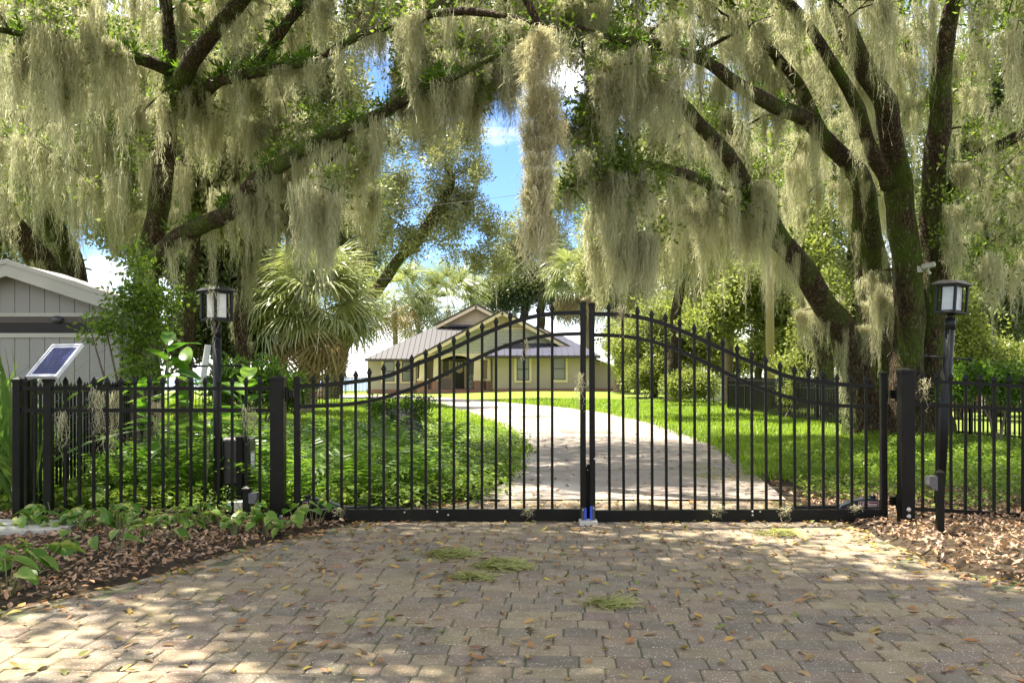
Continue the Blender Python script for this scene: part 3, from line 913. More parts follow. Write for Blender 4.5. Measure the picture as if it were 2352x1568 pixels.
# ------------------------------------------------------------------ gate automation
M_BOX = plain('black plastic', (0.010, 0.010, 0.010), (0.016, 0.016, 0.015), 20, 0.3)
M_LABEL = plain('paper label', (0.72, 0.72, 0.70), (0.65, 0.65, 0.63), 30, 0.5)
M_INK = plain('black print', (0.02, 0.02, 0.02), None, 5, 0.6)
M_GREYBOX = plain('dark grey plastic', (0.06, 0.06, 0.065), (0.08, 0.08, 0.085), 30, 0.4)
M_CREAMPL = plain('cream plastic', (0.62, 0.62, 0.56), (0.52, 0.52, 0.46), 20, 0.45)
M_RED = plain('red label', (0.16, 0.015, 0.012), None, 5, 0.5)
def text_mesh(body, size, mat, name='lettering', align='CENTER', extrude=0.0005, spacing=1.0):
    cu = bpy.data.curves.new(name, 'FONT')
    cu.body = body; cu.size = size; cu.extrude = extrude; cu.align_x = align; cu.align_y = 'CENTER'; cu.resolution_u = 3; cu.space_line = spacing
    ob = bpy.data.objects.new(name, cu)
    me = bpy.data.meshes.new_from_object(ob)
    bpy.data.objects.remove(ob)
    me.materials.clear(); me.materials.append(mat)
    return me

by = 8.75
def bxp(px): return (px-1176)/F*by
def bzp(py): return CAMH+(HOR-py)/F*by
cb = empty('control_box', (bxp(548), by, 0))
MB().bbox(bxp(516), bxp(580), by-0.10, by+0.12, bzp(1112), bzp(1003), 0.015).build('case', M_BOX, cb)
door = MB().bbox(bxp(519), bxp(577), by-0.112, by-0.1015, bzp(1108), bzp(1008), 0.004).build('front_cover', M_BOX, cb)
sx = bxp(580)+0.001
lb = MB().box(sx, sx+0.002, by-0.06, by+0.06, bzp(1086), bzp(1036)).build('warning_label', M_LABEL, cb)
for k, (za, zb2) in enumerate(((1037, 1040), (1058, 1060.5))):
    MB().box(sx+0.0025, sx+0.0032, by-0.055, by+0.055, bzp(zb2), bzp(za)).build('label_heading', plain('brown label print', (0.25, 0.14, 0.06), None, 5, 0.6), lb)
inst('pictogram', text_mesh('ᑯ' if False else 'd', 0.07, M_INK), lb, Vector((sx+0.0026, by, bzp(1049)))-ORG[cb], (R(90), 0, R(90)))
for k in range(4):
    MB().box(sx+0.0025, sx+0.003, by-0.05, by+0.05, bzp(1065+k*4.2), bzp(1064+k*4.2)).build('label_line', M_INK, lb)
for px in (513.5, 562):
    post(cb, bxp(px), by-0.16, -0.05, bzp(1001), 0.05, 'support_post')
MB().tube([(bxp(527), by, bzp(1112)), (bxp(526), by-0.02, bzp(1128)), (bxp(521), by-0.06, bzp(1140)), (bxp(520), by-0.06, 0)], 0.006, 6).build('cable', M_BLACK, cb)
tag(cb, 'black gate control box with warning label, mounted behind the fence', 'control box')
# small sticker pieces on the lamp are left to its own post

pe = empty('sensor_post', (gx(572), GY-0.32, 0))
Y1 = GY-0.32
def p1(px): return (px-1176)/F*Y1
def z1_(py): return CAMH+(HOR-py)/F*Y1
post(pe, p1(566), Y1, -0.05, z1_(1122), 0.05, 'square_post')
h = MB()
h.prism([(p1(573), Y1-0.03, z1_(1131)), (p1(592), Y1-0.03, z1_(1131)), (p1(592), Y1-0.03, z1_(1142)), (p1(586), Y1-0.03, z1_(1155)), (p1(573), Y1-0.03, z1_(1155))], (0, 0.07, 0))
h.build('sensor_hood', M_GREYBOX, pe)
MB().tube([(p1(577), Y1, z1_(1156)), (p1(577), Y1, z1_(1166)), (p1(574), Y1, z1_(1180)), (p1(573), Y1+0.01, 0.0)], 0.007, 6).build('cable', M_GREYPL, pe)
tag(pe, 'short black sensor post with hooded photo eye beside the gate post among pothos', 'sensor post', 'gate sensor posts')
pe2 = empty('sensor_post', ((2157-1176)/F*7.15, 7.15, 0))
Y1 = 7.15
post(pe2, p1(2159), Y1, -0.05, z1_(1085), 0.052, 'square_post', rotz=R(-8))
h = MB(); h.prism([(p1(2131), Y1-0.03, z1_(1093)), (p1(2150), Y1-0.03, z1_(1093)), (p1(2150), Y1-0.03, z1_(1126)), (p1(2138), Y1-0.03, z1_(1120)), (p1(2131), Y1-0.03, z1_(1113))], (0, 0.08, 0))
h.build('sensor_hood', M_GREYBOX, pe2)
tag(pe2, 'short black sensor post with photo eye standing in brown leaf litter', 'sensor post', 'gate sensor posts')

def opener(x, y, sgn, label, brand):
    g = empty('gate_opener', (x, y, 0))
    m = MB()
    prof = [(0, 0.07), (0, 0.155), (0.05, 0.175), (0.12, 0.178), (0.22, 0.16), (0.33, 0.115), (0.36, 0.08)]
    m.prism([(x+sgn*a, y-0.05, b) for a, b in prof], (0, 0.10, 0))
    m.build('housing', plain('opener housing', (0.012, 0.016, 0.026), (0.02, 0.025, 0.035), 12, 0.3), g)
    MB().tube([(x+sgn*0.3, y, 0.10), (x+sgn*0.85, y-0.06, 0.10)], 0.018, 10).build('arm_tube', M_BLACK, g)
    MB().box(x-0.03, x+0.03, y-0.04, y+0.04, -0.05, 0.09).build('foot', M_BLACK, g)
    MB().sphere((x+sgn*0.05, y, 0.185), 0.026, 10, 6).build('release_knob', M_BLACK, g)
    xa, xb = sorted((x+sgn*(0.02), x+sgn*(0.02+brand)))
    lb = MB().box(xa, xb, y-0.0535, y-0.0505, 0.112, 0.150).build('name_plate', M_RED, g)
    MB().box(xa-0.003, xb+0.003, y-0.0525, y-0.0503, 0.109, 0.153).build('plate_border', M_LABEL, lb)
    if brand > 0.1:
        inst('lettering', text_mesh('LiftMaster', 0.036, M_LABEL), lb, Vector(((xa+xb)/2, y-0.054, 0.130))-ORG[g], (R(90), 0, 0))
    return tag(g, label, 'gate opener', 'gate opener arms')
opener(gx(1176+ (695-1176)*1.02), 8.08, 1, 'dark gate opener arm behind the gate corner near the ferns', 0.035)
opener(gx(2035), 8.10, -1, 'dark gate opener arm with red name plate low behind the gate', 0.165)
ob = empty('junction_box', at(538, 1180, 8.3))
q = at(541, 1165, 8.3)
MB().bbox(q.x-0.055, q.x+0.07, 8.25, 8.37, 0.0, 0.125, 0.006).build('case', M_CREAMPL, ob)
MB().bbox(q.x-0.05, q.x-0.005, 8.243, 8.2505, 0.015, 0.09, 0.003).build('cover', M_GREYBOX, ob)
tag(ob, 'small cream junction box on the ground below the control box', 'junction box')

# gate stop in the middle of the drive
gs = empty('gate_stop', (gx(1351), GY-0.14, 0))
Y1 = GY-0.14
xm = p1(1351)
MB().bbox(xm-0.073, xm+0.073, Y1-0.06, Y1+0.08, -0.01, 0.034, 0.004).build('concrete_block', M_SLAB, gs)
for s, zt in ((-1, 0.135), (1, 0.150)):
    xa, xb = sorted((xm+s*0.020, xm+s*0.055))
    pl = MB().box(xa, xb, Y1-0.006, Y1+0.006, 0.034, zt).build('catch_plate', M_GREYPL, gs)
    xa, xb = sorted((xm+s*0.014, xm+s*0.032))
    MB().box(xa, xb, Y1-0.012, Y1-0.0065, 0.035, zt-0.002).build('blue_strip', M_BLUE, pl)
    bolt(pl, xm+s*0.043, Y1-0.006, zt-0.018, 0.006)
tag(gs, 'grey catch plates with blue strips on a small concrete block', 'gate stop')
db = empty('drop_bar', (gx(1352.5), GY+0.045, 0))
x = gx(1352.5); Y1 = GY+0.045
MB().prism([(x-0.025, Y1, 0.012), (x+0.025, Y1, 0.012), (x+0.025, Y1, gz(1076)), (x, Y1, gz(1066)), (x-0.025, Y1, gz(1076))], (0, 0.03, 0)).build('pointed_bar', M_BLACK, db)
bolt(db, x-0.006, Y1, gz(1080), 0.004)
tag(db, 'black bar with pointed top standing between the two gate leaves', 'drop bar')
# ------------------------------------------------------------------ the house
M_WALL = plain('sage stucco', (0.42, 0.355, 0.305), (0.39, 0.33, 0.285), 1.5, 0.9, bump=0.2, bscale=40)
M_CREAM = plain('cream trim', (0.70, 0.58, 0.40), (0.66, 0.54, 0.37), 3, 0.7)
M_BEIGE = plain('beige boards', (0.56, 0.45, 0.32), (0.52, 0.42, 0.30), 3, 0.8)
M_FASCIA = plain('dark roof edge', (0.05, 0.04, 0.03), (0.07, 0.055, 0.045), 3, 0.6)
M_ROOF = plain('brown metal roof', (0.052, 0.048, 0.049), (0.046, 0.043, 0.044), 0.6, 0.6, 0.0, spec=0.3)
M_ROOFSKY = plain('sky-tinted metal roof', (0.045, 0.045, 0.072), (0.055, 0.055, 0.085), 0.6, 0.45, 0.2, spec=0.4)  # the blue paints the sky's reflection on the metal roof
M_WFRAME = plain('dark window frame', (0.03, 0.027, 0.022), None, 3, 0.5)
def m_brick():
    t = NT('red brick')
    g = t.t.nodes.new('ShaderNodeNewGeometry')
    sx = t.n('ShaderNodeSeparateXYZ', Vector=g.outputs['Position'])
    cx = t.n('ShaderNodeCombineXYZ', X=sx.outputs['X'], Y=sx.outputs['Z'])
    b = t.n('ShaderNodeTexBrick', Vector=cx.outputs[0], Color1=(0.27, 0.085, 0.05, 1), Color2=(0.20, 0.07, 0.045, 1), Mortar=(0.40, 0.36, 0.32, 1), Scale=1.0)
    b.inputs['Mortar Size'].default_value = 0.008; b.inputs['Brick Width'].default_value = 0.215; b.inputs['Row Height'].default_value = 0.075
    return t.done(t.pbr(b.outputs['Color'], 0.9, 0, t.bump(b.outputs['Fac'], -0.4, 0.01), 0.2))
M_BRICK = m_brick()
def m_shake():
    t = NT('green shake siding')
    g = t.t.nodes.new('ShaderNodeNewGeometry')
    sx = t.n('ShaderNodeSeparateXYZ', Vector=g.outputs['Position'])
    nz = t.n('ShaderNodeMath', p_operation='MULTIPLY_ADD'); t.t.links.new(t.noise(t.pos(), 4, 2), nz.inputs[0]); nz.inputs[1].default_value = 0.10
    t.t.links.new(sx.outputs['Z'], nz.inputs[2])
    cx = t.n('ShaderNodeCombineXYZ', X=sx.outputs['X'], Y=nz.outputs[0])
    b = t.n('ShaderNodeTexBrick', Vector=cx.outputs[0], Color1=(0.44, 0.43, 0.36, 1), Color2=(0.41, 0.40, 0.335, 1), Mortar=(0.22, 0.23, 0.19, 1), Scale=1.0)
    b.inputs['Mortar Size'].default_value = 0.012; b.inputs['Brick Width'].default_value = 0.42; b.inputs['Row Height'].default_value = 0.24
    return t.done(t.pbr(b.outputs['Color'], 0.85, 0, t.bump(b.outputs['Fac'], -0.5, 0.02), 0.2))
M_SHAKE = m_shake()
def m_pane():
    t = NT('window with blinds')
    g = t.t.nodes.new('ShaderNodeNewGeometry')
    sx = t.n('ShaderNodeSeparateXYZ', Vector=g.outputs['Position'])
    w = t.n('ShaderNodeMath', p_operation='SINE'); k = t.n('ShaderNodeMath', p_operation='MULTIPLY'); t.t.links.new(sx.outputs['Z'], k.inputs[0]); k.inputs[1].default_value = 2*math.pi/0.07
    t.t.links.new(k.outputs[0], w.inputs[0])
    c = t.ramp(w.outputs[0], [(0.2, (0.12, 0.135, 0.10)), (0.7, (0.21, 0.225, 0.17))])
    return t.done(t.pbr(c, 0.12, 0, None, 0.6))
M_PANE = m_pane()
def hp(cx, cy, Y): return at(784+cx*0.29167, 649.25+cy*0.29167, Y)

house = empty('house', (hp(1000, 850, 68).x, 68, 0))
def quadprism(p, off, name, mat, parent): return MB().prism(p, off).build(name, mat, parent)
ZG = -0.3
def wall_box(cx0, cx1, cyt, Y, depth, name, mat, parent, zb=ZG):
    a, b = hp(cx0, cyt, Y), hp(cx1, cyt, Y)
    return MB().box(a.x, b.x, Y, Y+depth, zb, a.z).build(name, mat, parent)
def win(parent, g, tx, Y, mull=True):
    """g = glass cx0,cx1,cy0,cy1 ; tx = trim; sits on the wall plane Y"""
    a, b = hp(g[0], g[2], Y), hp(g[1], g[3], Y); c, d = hp(tx[0], tx[2], Y), hp(tx[1], tx[3], Y)
    w = MB().box(a.x, b.x, Y-0.02, Y+0.02, b.z, a.z).build('window', M_PANE, parent)
    t = 0.05
    zm = (a.z+b.z)/2
    for nm, q in (('sash', (a.x, a.x+t, b.z, a.z)), ('sash', (b.x-t, b.x, b.z, a.z)), ('sash', (a.x+t, b.x-t, a.z-t, a.z)), ('sash', (a.x+t, b.x-t, b.z, b.z+t))) + ((('meeting_rail', (a.x+t, b.x-t, zm-0.03, zm+0.03)),) if mull else ()):
        MB().box(q[0], q[1], Y-0.05, Y-0.021, q[2], q[3]).build(nm, M_WFRAME, w)
    for q in ((c.x, a.x, d.z, c.z), (b.x, d.x, d.z, c.z), (a.x, b.x, a.z, c.z), (a.x, b.x, d.z, b.z)):
        MB().box(q[0], q[1], Y-0.07, Y-0.003, q[2], q[3]).build('trim', M_CREAM, w)
    return w
# right wing (nearest), its wall, windows, base course
YR = 65.0
rw = wall_box(1188, 1962, 560, YR, 10, 'wall', M_WALL, house)
win(house, (1380, 1480, 592, 768), (1362, 1498, 578, 786), YR)
win(house, (1668, 1766, 590, 763), (1650, 1783, 576, 786), YR)
a, b = hp(1188, 832, YR), hp(1962, 848, YR)
MB().box(a.x-0.02, b.x+0.02, YR-0.035, YR-0.001, ZG, a.z).build('brick_base', M_BRICK, house)
# lean-to at the far right
YL = 67.0
pts = [hp(1962, 900, YL), hp(2160, 900, YL), hp(2160, 668, YL), hp(1962, 590, YL)]
quadprism(pts, (0, 5, 0), 'side_wall', M_WALL, house)
quadprism([hp(1950, 575, YL-0.4), hp(2172, 664, YL-0.4), hp(2172, 674, YL-0.4), hp(1950, 586, YL-0.4)], (0, 6, 0), 'lean_to_roof', M_FASCIA, house)
a, b = hp(1990, 830, YL), hp(2172, 868, YL)
MB().box(a.x, b.x, YL-0.06, YL-0.002, ZG, a.z).build('brick_base', M_BRICK, house)
q = hp(1948, 790, YR)
MB().bbox(q.x-0.13, q.x+0.13, YR-0.12, YR-0.002, q.z-0.18, q.z+0.18, 0.01).build('meter_box', M_CREAMPL, house)
# hip roof over the right wing
E0, E1 = hp(1128, 572, 64.3), hp(2042, 566, 64.3); E1.z = E0.z
R0, R1 = hp(1415, 408, 69.2), hp(1725, 420, 69.2); R1.z = R0.z
B0, B1 = Vector((E0.x, 75, E0.z)), Vector((E1.x, 75, E1.z))
hip = MB()
hip.quad(E0, E1, R1, R0); hip.tri(E1, B1, R1); hip.quad(B1, B0, R0, R1); hip.tri(B0, E0, R0)
dn = Vector((0, 0, -0.16))
for p, q in ((E0, E1), (E1, B1), (B1, B0), (B0, E0)): hip.quad(p+dn, q+dn, q, p)
hip.quad(E0+dn, B0+dn, B1+dn, E1+dn)
rw_roof = hip.build('hip_roof', M_ROOFSKY, house)
MB().box(E0.x, E1.x, 64.22, 64.298, E0.z-0.20, E0.z-0.01).build('gutter', M_FASCIA, rw_roof)
def seams(A, Bq, C, D, step, mat, parent):
    """standing seams on the slope A-B (eave) up to D-C (ridge)"""
    n = int((Bq-A).length/step)
    nrm = (Bq-A).cross(D-A).normalized()
    if nrm.z < 0: nrm = -nrm
    up = (D-A); e = (Bq-A).normalized(); up = (up-e*up.dot(e))
    for i in range(1, n):
        p = A+(Bq-A)*(i/n)
        # clip the seam by the slanted ends
        s = 1.0
        x = (p-A).dot(e); dl = (D-A).dot(e); dr = (C-A).dot(e); L = (Bq-A).length
        if x < dl: s = min(s, x/dl)
        if x > dr: s = min(s, (L-x)/(L-dr))
        if s < 0.04: continue
        q = p+up*s
        w = e*0.02
        MB().prism([p-w, p+w, p+w+nrm*0.045, p-w+nrm*0.045], q-p).build('seam', mat, parent)
seams(E0, E1, R1, R0, 0.42, M_ROOFSKY, rw_roof)
# small dutch gable on the ridge
Yd = 68.4
g0, g1, g2 = hp(1452, 404, Yd), hp(1650, 400, Yd), hp(1546, 350, Yd)
g1.z = g0.z
quadprism([g0, g1, g2], (0, 2.2, 0), 'dutch_gable', M_BEIGE, house)
def rake(A, B, th, over, depth, Y, parent, nm='roof'):
    """a roof slab whose edge runs A-B in the plane of the gable"""
    t = (B-A).normalized(); n = Vector((-t.z, 0, t.x)); n = n if n.z > 0 else -n
    r = quadprism([A, B, B+n*th, A+n*th], (0, depth, 0), nm, M_ROOF, parent)
    q = Vector((0, -0.03, 0))
    quadprism([A-n*0.22+q, B-n*0.22+q, B-n*0.0+q, A-n*0.0+q], (0, 0.028, 0), 'fascia', M_CREAM, r)
    quadprism([A+q*1.5, B+q*1.5, B+n*th+q*1.5, A+n*th+q*1.5], (0, 0.044, 0), 'roof_edge', M_FASCIA, r)
for A_, B_ in ((hp(1446, 405, Yd-0.15), hp(1546, 348, Yd-0.15)), (hp(1546, 348, Yd-0.15), hp(1652, 402, Yd-0.15))):
    rake(A_, B_, 0.1, 0, 2.3, Yd, house)
# front gable with shakes and boards
YF = 67.0
gA, gB, gC = hp(590, 592, YF), hp(1946, 592, YF), hp(1268, 228, YF)
zsp = hp(0, 362, YF).z
def gable_x(z, side):
    t = (z-gA.z)/(gC.z-gA.z)
    return gA.x+(gC.x-gA.x)*t if side < 0 else gB.x+(gC.x-gB.x)*t
zb_ = hp(0, 556, YF).z
quadprism([Vector((gable_x(zb_, -1), YF, zb_)), Vector((gable_x(zb_, 1), YF, zb_)), Vector((gable_x(zsp, 1), YF, zsp)), Vector((gable_x(zsp, -1), YF, zsp))], (0, 8, 0), 'shake_wall', M_SHAKE, house)
bw = quadprism([Vector((gable_x(zsp, -1), YF, zsp)), Vector((gable_x(zsp, 1), YF, zsp)), gC], (0, 8, 0), 'board_wall', M_BEIGE, house)
x = gable_x(zsp, -1)+0.3
while x < gable_x(zsp, 1)-0.2:
    t = (x-gA.x)/(gC.x-gA.x) if x < gC.x else (gB.x-x)/(gB.x-gC.x)
    zt = gA.z+(gC.z-gA.z)*t-0.12
    if zt > zsp+0.05: MB().box(x-0.025, x+0.025, YF-0.03, YF-0.002, zsp+0.08, zt).build('batten', M_BEIGE, bw)
    x += 0.36
MB().box(gable_x(zsp, -1)+0.1, gable_x(zsp, 1)-0.1, YF-0.05, YF-0.003, zsp-0.06, zsp+0.07).build('trim_band', M_CREAM, house)
for A_, B_ in ((hp(565, 603, YF-0.6), hp(1268, 226, YF-0.6)), (hp(1268, 226, YF-0.6), hp(1971, 603, YF-0.6))):
    rake(A_, B_, 0.13, 0, 9, YF, house)
# porch beam with a shallow arch
xa, xb = hp(590, 0, YF).x, hp(1172, 0, YF).x
zt, zl = zb_, hp(0, 606, YF).z
pts = [Vector((xa, YF-0.05, zt)), Vector((xb, YF-0.05, zt)), Vector((xb, YF-0.05, zl))]
x0, x1 = hp(785, 0, YF).x, hp(1040, 0, YF).x
for i in range(9):
    s = i/8; pts.append(Vector((x1+(x0-x1)*s, YF-0.05, zl+0.30*math.sin(math.pi*s))))
pts.append(Vector((xa, YF-0.05, zl)))
quadprism(pts, (0, 0.35, 0), 'porch_beam', M_CREAM, house)
# porch: floor, back wall, door
YB = 70.2
pw = wall_box(600, 1175, 575, YB, 0.3, 'porch_wall', M_WALL, house)
wall_box(1120, 1188, 575, YF+0.5, 3.4, 'porch_side_wall', M_WALL, house)
MB().box(hp(596, 0, YF).x, hp(1175, 0, YF).x, YF-0.1, YB, ZG, hp(0, 838, YF).z).build('porch_floor', M_BRICK, house)
dr = empty('door', ORG[house]); bpy.data.objects.remove(dr)
a, b = hp(886, 612, YB), hp(968, 822, YB)
zf = hp(0, 838, YF).z+0.02
door = MB().box(a.x, b.x, YB-0.06, YB-0.003, zf, a.z).build('front_door', plain('dark door', (0.035, 0.028, 0.020), None, 4, 0.5), house)
for i in range(3):
    s0, s1 = a.x+(b.x-a.x)*(0.12+0.27*i), a.x+(b.x-a.x)*(0.32+0.27*i)
    MB().box(s0, s1, YB-0.075, YB-0.061, a.z-0.62, a.z-0.12).build('door_light', M_LABEL, door)
    MB().box(s0, s1, YB-0.075, YB-0.061, zf+0.25, a.z-0.80).build('door_panel', M_WFRAME, door)
c = hp(930, 682, YB)
MB().tube([(c.x, YB-0.08, c.z), (c.x, YB-0.11, c.z)], 0.27, 20).build('round_sign', M_CREAM, door)
for q in ((a.x-0.16, a.x, zf, a.z+0.16), (b.x, b.x+0.16, zf, a.z+0.16), (a.x, b.x, a.z, a.z+0.16)):
    MB().box(q[0], q[1], YB-0.09, YB-0.004, q[2], q[3]).build('door_trim', M_CREAM, door)
win(house, (802, 846, 614, 736), (786, 862, 600, 752), YB, False)
win(house, (1000, 1044, 614, 736), (984, 1060, 600, 752), YB, False)
def column(cx0, cx1, bx0, bx1):
    a, b = hp(cx0, 595, YF), hp(cx1, 760, YF); c, d = hp(bx0, 762, YF), hp(bx1, 850, YF)
    w = b.x-a.x; ins = w*0.10
    m = MB(); Y0, Y1 = YF-0.02, YF+0.42
    m.v = [(a.x, Y0, b.z), (b.x, Y0, b.z), (b.x, Y1, b.z), (a.x, Y1, b.z), (a.x+ins, Y0+0.05, a.z), (b.x-ins, Y0+0.05, a.z), (b.x-ins, Y1-0.05, a.z), (a.x+ins, Y1-0.05, a.z)]
    m.f = [(0, 3, 2, 1), (4, 5, 6, 7), (0, 1, 5, 4), (1, 2, 6, 5), (2, 3, 7, 6), (3, 0, 4, 7)]
    cl = m.build('porch_column', M_CREAM, house)
    MB().box(c.x-0.05, d.x+0.05, YF-0.13, YF+0.55, b.z-0.10, b.z+0.03).build('column_cap', M_CREAM, cl)
    MB().box(c.x, d.x, YF-0.09, YF+0.5, ZG, b.z-0.10).build('brick_pier', M_BRICK, cl)
for c_ in ((612, 672, 602, 682), (722, 780, 712, 774), (1040, 1102, 1044, 1122), (1148, 1176, 1140, 1176)): column(*c_)
wp = hp(1184, 575, YR-0.06); wq = hp(1184, 850, YR-0.06)
MB().box(wp.x-0.06, wp.x+0.06, YR-0.12, YR-0.003, wq.z, wp.z).build('downspout', M_FASCIA, house)
# left wing
YW = 69.0
lw = wall_box(205, 602, 590, YW, 8, 'wall', M_WALL, house)
win(house, (335, 420, 618, 776), (315, 434, 603, 792), YW)
win(house, (478, 570, 618, 776), (462, 587, 603, 792), YW)
a, b = hp(205, 840, YW), hp(602, 880, YW)
MB().box(a.x-0.03, b.x, YW-0.07, YW-0.002, ZG, a.z).build('brick_base', M_BRICK, house)
E0, E1 = hp(185, 598, 68.2), hp(606, 598, 68.2)
R0, R1 = hp(738, 344, 73.5), hp(1060, 344, 73.5)
E1r = Vector((R1.x, E1.y, E1.z))
lr = MB().quad(E0, E1r, R1, R0).tri(Vector((E0.x, 79, E0.z)), E0, R0).quad(E0+dn, E1r+dn, E1r, E0)
lroof = lr.build('hip_roof', M_ROOF, house)
seams(E0, E1r, R1, R0, 0.36, M_ROOF, lroof)
MB().box(E0.x, E1.x, 68.12, 68.198, E0.z-0.18, E0.z-0.01).build('gutter', M_FASCIA, lroof)
# upper gable
YU = 73.6
u0, u1, u2 = hp(762, 335, YU), hp(1358, 335, YU), hp(1060, 182, YU)
ug = quadprism([u0, u1, u2], (0, 6, 0), 'upper_board_wall', M_BEIGE, house)
x = u0.x+0.5
while x < u1.x-0.4:
    t = (x-u0.x)/(u2.x-u0.x) if x < u2.x else (u1.x-x)/(u1.x-u2.x)
    MB().box(x-0.025, x+0.025, YU-0.03, YU-0.002, u0.z+0.03, u0.z+(u2.z-u0.z)*t-0.06).build('batten', M_BEIGE, ug)
    x += 0.38
for A_, B_ in ((hp(742, 340, YU-0.5), hp(1060, 176, YU-0.5)), (hp(1060, 176, YU-0.5), hp(1378, 340, YU-0.5))):
    rake(A_, B_, 0.14, 0, 7, YU, house)
MB().box(hp(850, 0, YU).x, hp(1080, 0, YU).x, YU-0.6, YU-0.004, hp(0, 350, YU).z, hp(0, 334, YU).z).build('flashing', M_ROOFSKY, house)
tag(house, 'sage green house with brown metal roof and brick-based porch beyond the lawn', 'house')
# things on the porch
ws = empty('welcome_sign', hp(1020, 828, YF+1.6))
a, b = hp(1010, 728, YF+1.6), hp(1031, 828, YF+1.6)
b.z = max(b.z, zf)
MB().box(a.x, b.x, YF+1.58, YF+1.62, zf, a.z).build('board', plain('dark sign board', (0.03, 0.028, 0.025), None, 3, 0.6), ws)
nl = 7
for i, chh in enumerate('WELCOME'):
    z = a.z-(a.z-zf)*(i+0.5)/nl
    inst('letter', text_mesh(chh, 0.36, M_LABEL), ws, Vector(((a.x+b.x)/2, YF+1.575, z))-ORG[ws], (R(90), 0, 0))
tag(ws, 'tall dark sign reading WELCOME beside the front door', 'sign')
ch = empty('porch_chair', hp(1138, 828, YF+0.9))
c = hp(1138, 775, YF+0.9); M_CHAIR = plain('green cushion', (0.16, 0.22, 0.14), None, 3, 0.8)
MB().box(c.x-0.28, c.x+0.28, YF+0.8, YF+1.3, zf+0.42, zf+0.54).build('seat', M_CHAIR, ch)
MB().box(c.x-0.28, c.x+0.28, YF+1.24, YF+1.32, zf+0.54, zf+1.05).build('backrest', M_CHAIR, ch)
for sx_ in (-0.25, 0.25):
    for sy_ in (0.84, 1.26):
        MB().cyl((c.x+sx_, YF+sy_, zf), (c.x+sx_, YF+sy_, zf+0.42), 0.025, 8).build('leg', M_CREAMPL, ch)
tag(ch, 'green cushioned chair at the end of the house porch', 'chair')

# ------------------------------------------------------------------ the grey shed
M_SHED = plain('grey shed siding', (0.29, 0.28, 0.26), (0.25, 0.242, 0.225), 1.2, 0.85, bump=0.25, bscale=30, stretch=(1, 1, 0.15))
M_SHEDTRIM = plain('pale shed trim', (0.42, 0.405, 0.35), (0.36, 0.35, 0.30), 2, 0.8)
M_SHADEOPEN = plain('shaded shed opening', (0.004, 0.0035, 0.003), (0.014, 0.013, 0.011), 1.2, 0.4, 0, spec=0.25)  # near-black colour paints the shade inside the opening
M_SHINGLE = plain('roof shingles', (0.20, 0.20, 0.19), (0.28, 0.28, 0.26), 3, 0.9, bump=0.4, bscale=30)
YS = 13.0
def spt(px, py): return at(px, py, YS)
def sx_(px): return (px-1176)/F*YS
def sz_(py): return CAMH+(HOR-py)/F*YS
shed = empty('shed', (sx_(60), YS, 0))
XR, XL = sx_(274), sx_(-195)
apx = sx_(40)
slope = (sz_(690)-sz_(608))/(sx_(290)-sx_(40))
def rz(x): return sz_(612)+slope*abs(x-apx)
zband = sz_(722)
D = 1.1
core = MB()
core.prism([Vector((XL, YS+0.03, -0.1)), Vector((XR, YS+0.03, -0.1)), Vector((XR, YS+0.03, rz(XR)-0.05)), Vector((apx, YS+0.03, rz(apx)-0.05)), Vector((XL, YS+0.03, rz(XL)-0.05))], (0, D, 0))
core.build('wall_core', M_SHED, shed)
x = XR; bwid = 34.4/F*YS
wl0, wl1, wz0, wz1 = sx_(-200), sx_(262), sz_(765), sz_(727)
while x > XL:
    x0 = max(XL, x-bwid+0.008)
    # gable boards follow the roof, lower boards run to the ground
    zt0, zt1 = rz(x0)-0.06, rz(x)-0.06
    MB().prism([Vector((x0, YS, zband+0.02)), Vector((x, YS, zband+0.02)), Vector((x, YS, zt1)), Vector((x0, YS, zt0))], (0, 0.028, 0)).build('siding_board', M_SHED, shed)
    MB().box(x0, x, YS, YS+0.028, -0.1, wz0-0.06).build('siding_board', M_SHED, shed)
    x -= bwid
MB().box(XL, XR+0.01, YS-0.02, YS+0.03, zband-0.03, zband+0.02).build('band_trim', M_SHEDTRIM, shed)
wn_ = MB().box(wl0, wl1, YS+0.005, YS+0.029, wz0, wz1).build('window', M_SHADEOPEN, shed)  # flat dark panel in place of the shaded open bay
MB().box(wl0, wl1+0.06, YS-0.025, YS+0.029, wz0-0.06, wz0).build('sill', M_SHEDTRIM, wn_)
MB().box(wl1, wl1+0.06, YS-0.022, YS+0.029, wz0, zband-0.03).build('jamb', M_SHEDTRIM, wn_)
MB().box(wl0, wl1, YS-0.01, YS+0.005, wz1-0.085, wz1+0.03).build('valance', M_FASCIA, wn_)
MB().sphere((sx_(134), YS-0.03, sz_(734)), 0.085, 12, 8, (1, 1, 0.6)).build('lamp_dome', M_GREYBOX, shed, True)
for k in range(3):
    y0 = YS+0.06+k*0.36
    MB().box(XR+0.03, XR+0.055, y0, y0+0.35, -0.1, rz(XR)-0.12).build('siding_board', M_SHED, shed)
MB().box(XR+0.056, XR+0.07, YS+0.62, YS+0.95, sz_(800), sz_(735)).build('side_window', M_SHADEOPEN, shed)
